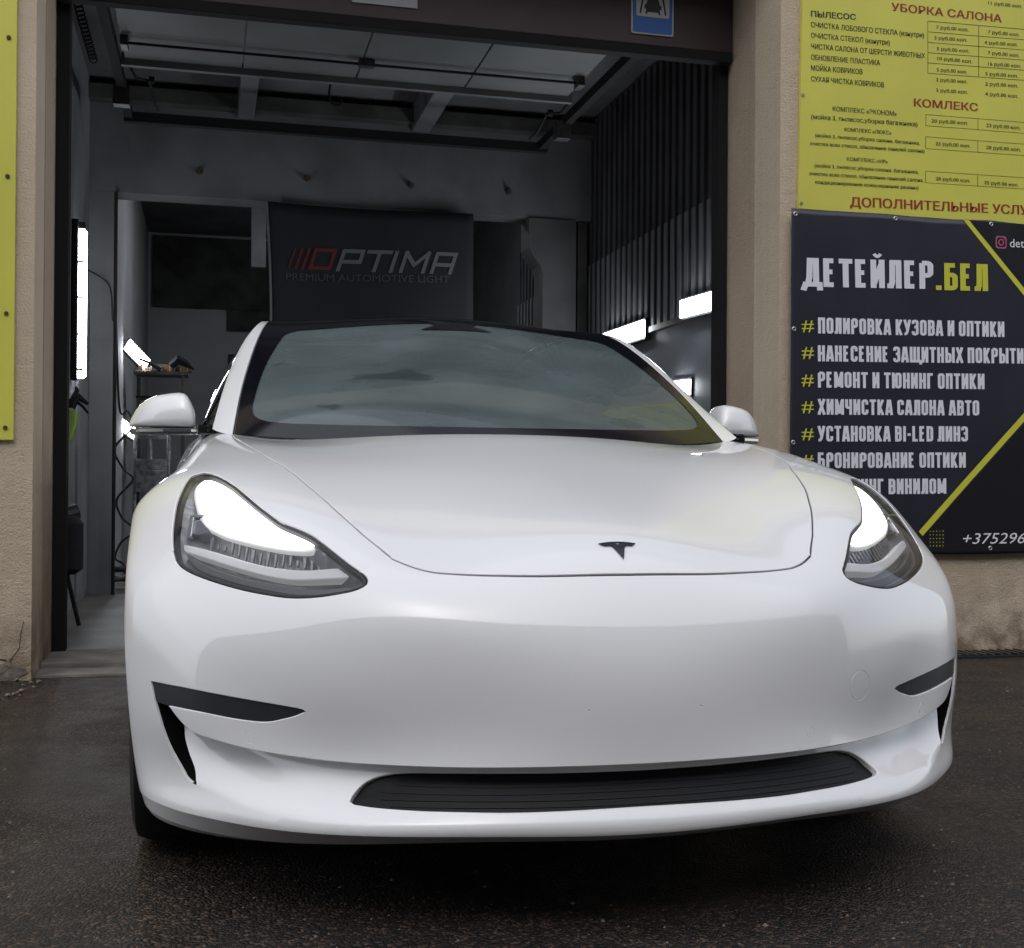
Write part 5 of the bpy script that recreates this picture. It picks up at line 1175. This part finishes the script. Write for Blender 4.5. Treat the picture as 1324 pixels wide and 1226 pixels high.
# ---- wheels, underside, cabin
for (cy, nm) in ((.87, 'f'), (3.72, 'r')):
    for s in (-1, 1):
        w = MB(); prof = [(.20, -.10), (.235, -.112), (.300, -.117), (.322, -.108), (.332, -.085), (.3345, -.04), (.3345, .04), (.332, .085), (.322, .108), (.300, .117), (.235, .112), (.20, .10)]
        n = 48; V = []; F = []
        for i in range(n):
            a = 2*math.pi*i/n
            for r_, x in prof: V.append((s*.838+x, cy+r_*math.cos(a), .334+r_*math.sin(a)))
        k_ = len(prof)
        for i in range(n):
            for j in range(k_-1): F.append((i*k_+j, i*k_+j+1, ((i+1) % n)*k_+j+1, ((i+1) % n)*k_+j))
        w.add(V, F); wo = w.build('wheel', M['tyre'], car, smooth=True)
        rm = MB(); rm.cyl((s*(.838+.03), cy, .334), (s, 0, 0), .06, .055, 20)
        for i in range(9):
            a = 2*math.pi*i/9; d = Vector((0, math.cos(a), math.sin(a))); p_ = Vector((s*.905, cy, .334)); rm.tube([p_+d*.05, p_+d*.225], [.022, .016], 6)
        rm.tube([(s*.75, cy, .334), (s*.77, cy, .334)], .21, 32); rm.build('rim', M['rim'], wo, smooth=True)
        al = MB(); V = []; F = []
        for i in range(25):
            a = math.pi*(i/24)*1.1-.05*math.pi
            for x in (.52, .885): V.append((s*x, cy+.384*math.cos(a), .334+.384*math.sin(a)))
        for i in range(24): F.append((2*i, 2*i+1, 2*i+3, 2*i+2))
        al.add(V, F); al.build('wheel_liner', M['deep'], car)
MB().prism([(-.84, .50), (-.70, .34), (-.45, .22), (0, .14), (.45, .22), (.70, .34), (.84, .50)], lambda x, y: (x, y, .157), lambda x, y: (x, y, .165)).build('undertray', M['deep'], car)
MB().box(-.62, .62, .50, 4.5, .150, .20).build('underbody', M['deep'], car)
MB().box(-.86, .86, 1.26, 3.3, .16, .24).build('floor_pan', M['deep'], car)
MB().box(-.60, .60, 1.0, 1.30, .3, .86).build('bulkhead', M['deep'], car)
ds = MB(); ds.prism([(1.30, .90), (1.50, .955), (1.85, .97), (1.95, .93), (1.95, .6), (1.3, .6)], lambda y, z: (-.70, y, z), lambda y, z: (.70, y, z)); ds.build('dashboard', M['cabin'], car)
MB().box(-.12, .26, 1.93, 1.955, .93, 1.14, .008).build('screen', M['gloss_black'], car)
sw = MB(); cs = Vector((.37, 2.02, .98)); ax = Vector((0, -.9, .42)).normalized(); u_ = Vector((1, 0, 0)); v_ = ax.cross(u_)
sw.tube([cs+(u_*math.cos(a)+v_*math.sin(a))*.18 for a in np.linspace(0, 2*math.pi, 33)], .014, 8, False); sw.tube([cs-u_*.17, cs+u_*.17], .018, 6)
sw.build('steering_wheel', M['cabin'], car, smooth=True)
for s in (-1, 1):
    b = MB(); b.box(s*.37-.24, s*.37+.24, 2.25, 2.75, .42, .60, .05); b.box(s*.37-.23, s*.37+.23, 2.68, 2.84, .55, 1.12, .05); b.build('seat', M['cabin_light'], car, smooth=True)
    MB().box(s*.37-.13, s*.37+.13, 2.72, 2.82, 1.13, 1.28, .04).build('headrest', M['cabin_light'], car, smooth=True)
MB().box(-.62, .62, 3.2, 3.6, .42, 1.15, .05).build('rear_bench', M['cabin_light'], car)
MB().box(-.11, .11, 1.93, 1.97, 1.225, 1.285, .012).build('rear_view_mirror', M['cabin'], car)
# wipers' cowl under the rear edge of the hood
MB().prism([(-.70, 1.30), (-.40, 1.17), (0, 1.10), (.40, 1.17), (.70, 1.30), (.74, 1.40), (.40, 1.25), (0, 1.18), (-.40, 1.25), (-.74, 1.40)], lambda x, y: (x, y, .915), lambda x, y: (x, y, .925)).build('cowl', M['deep'], car)
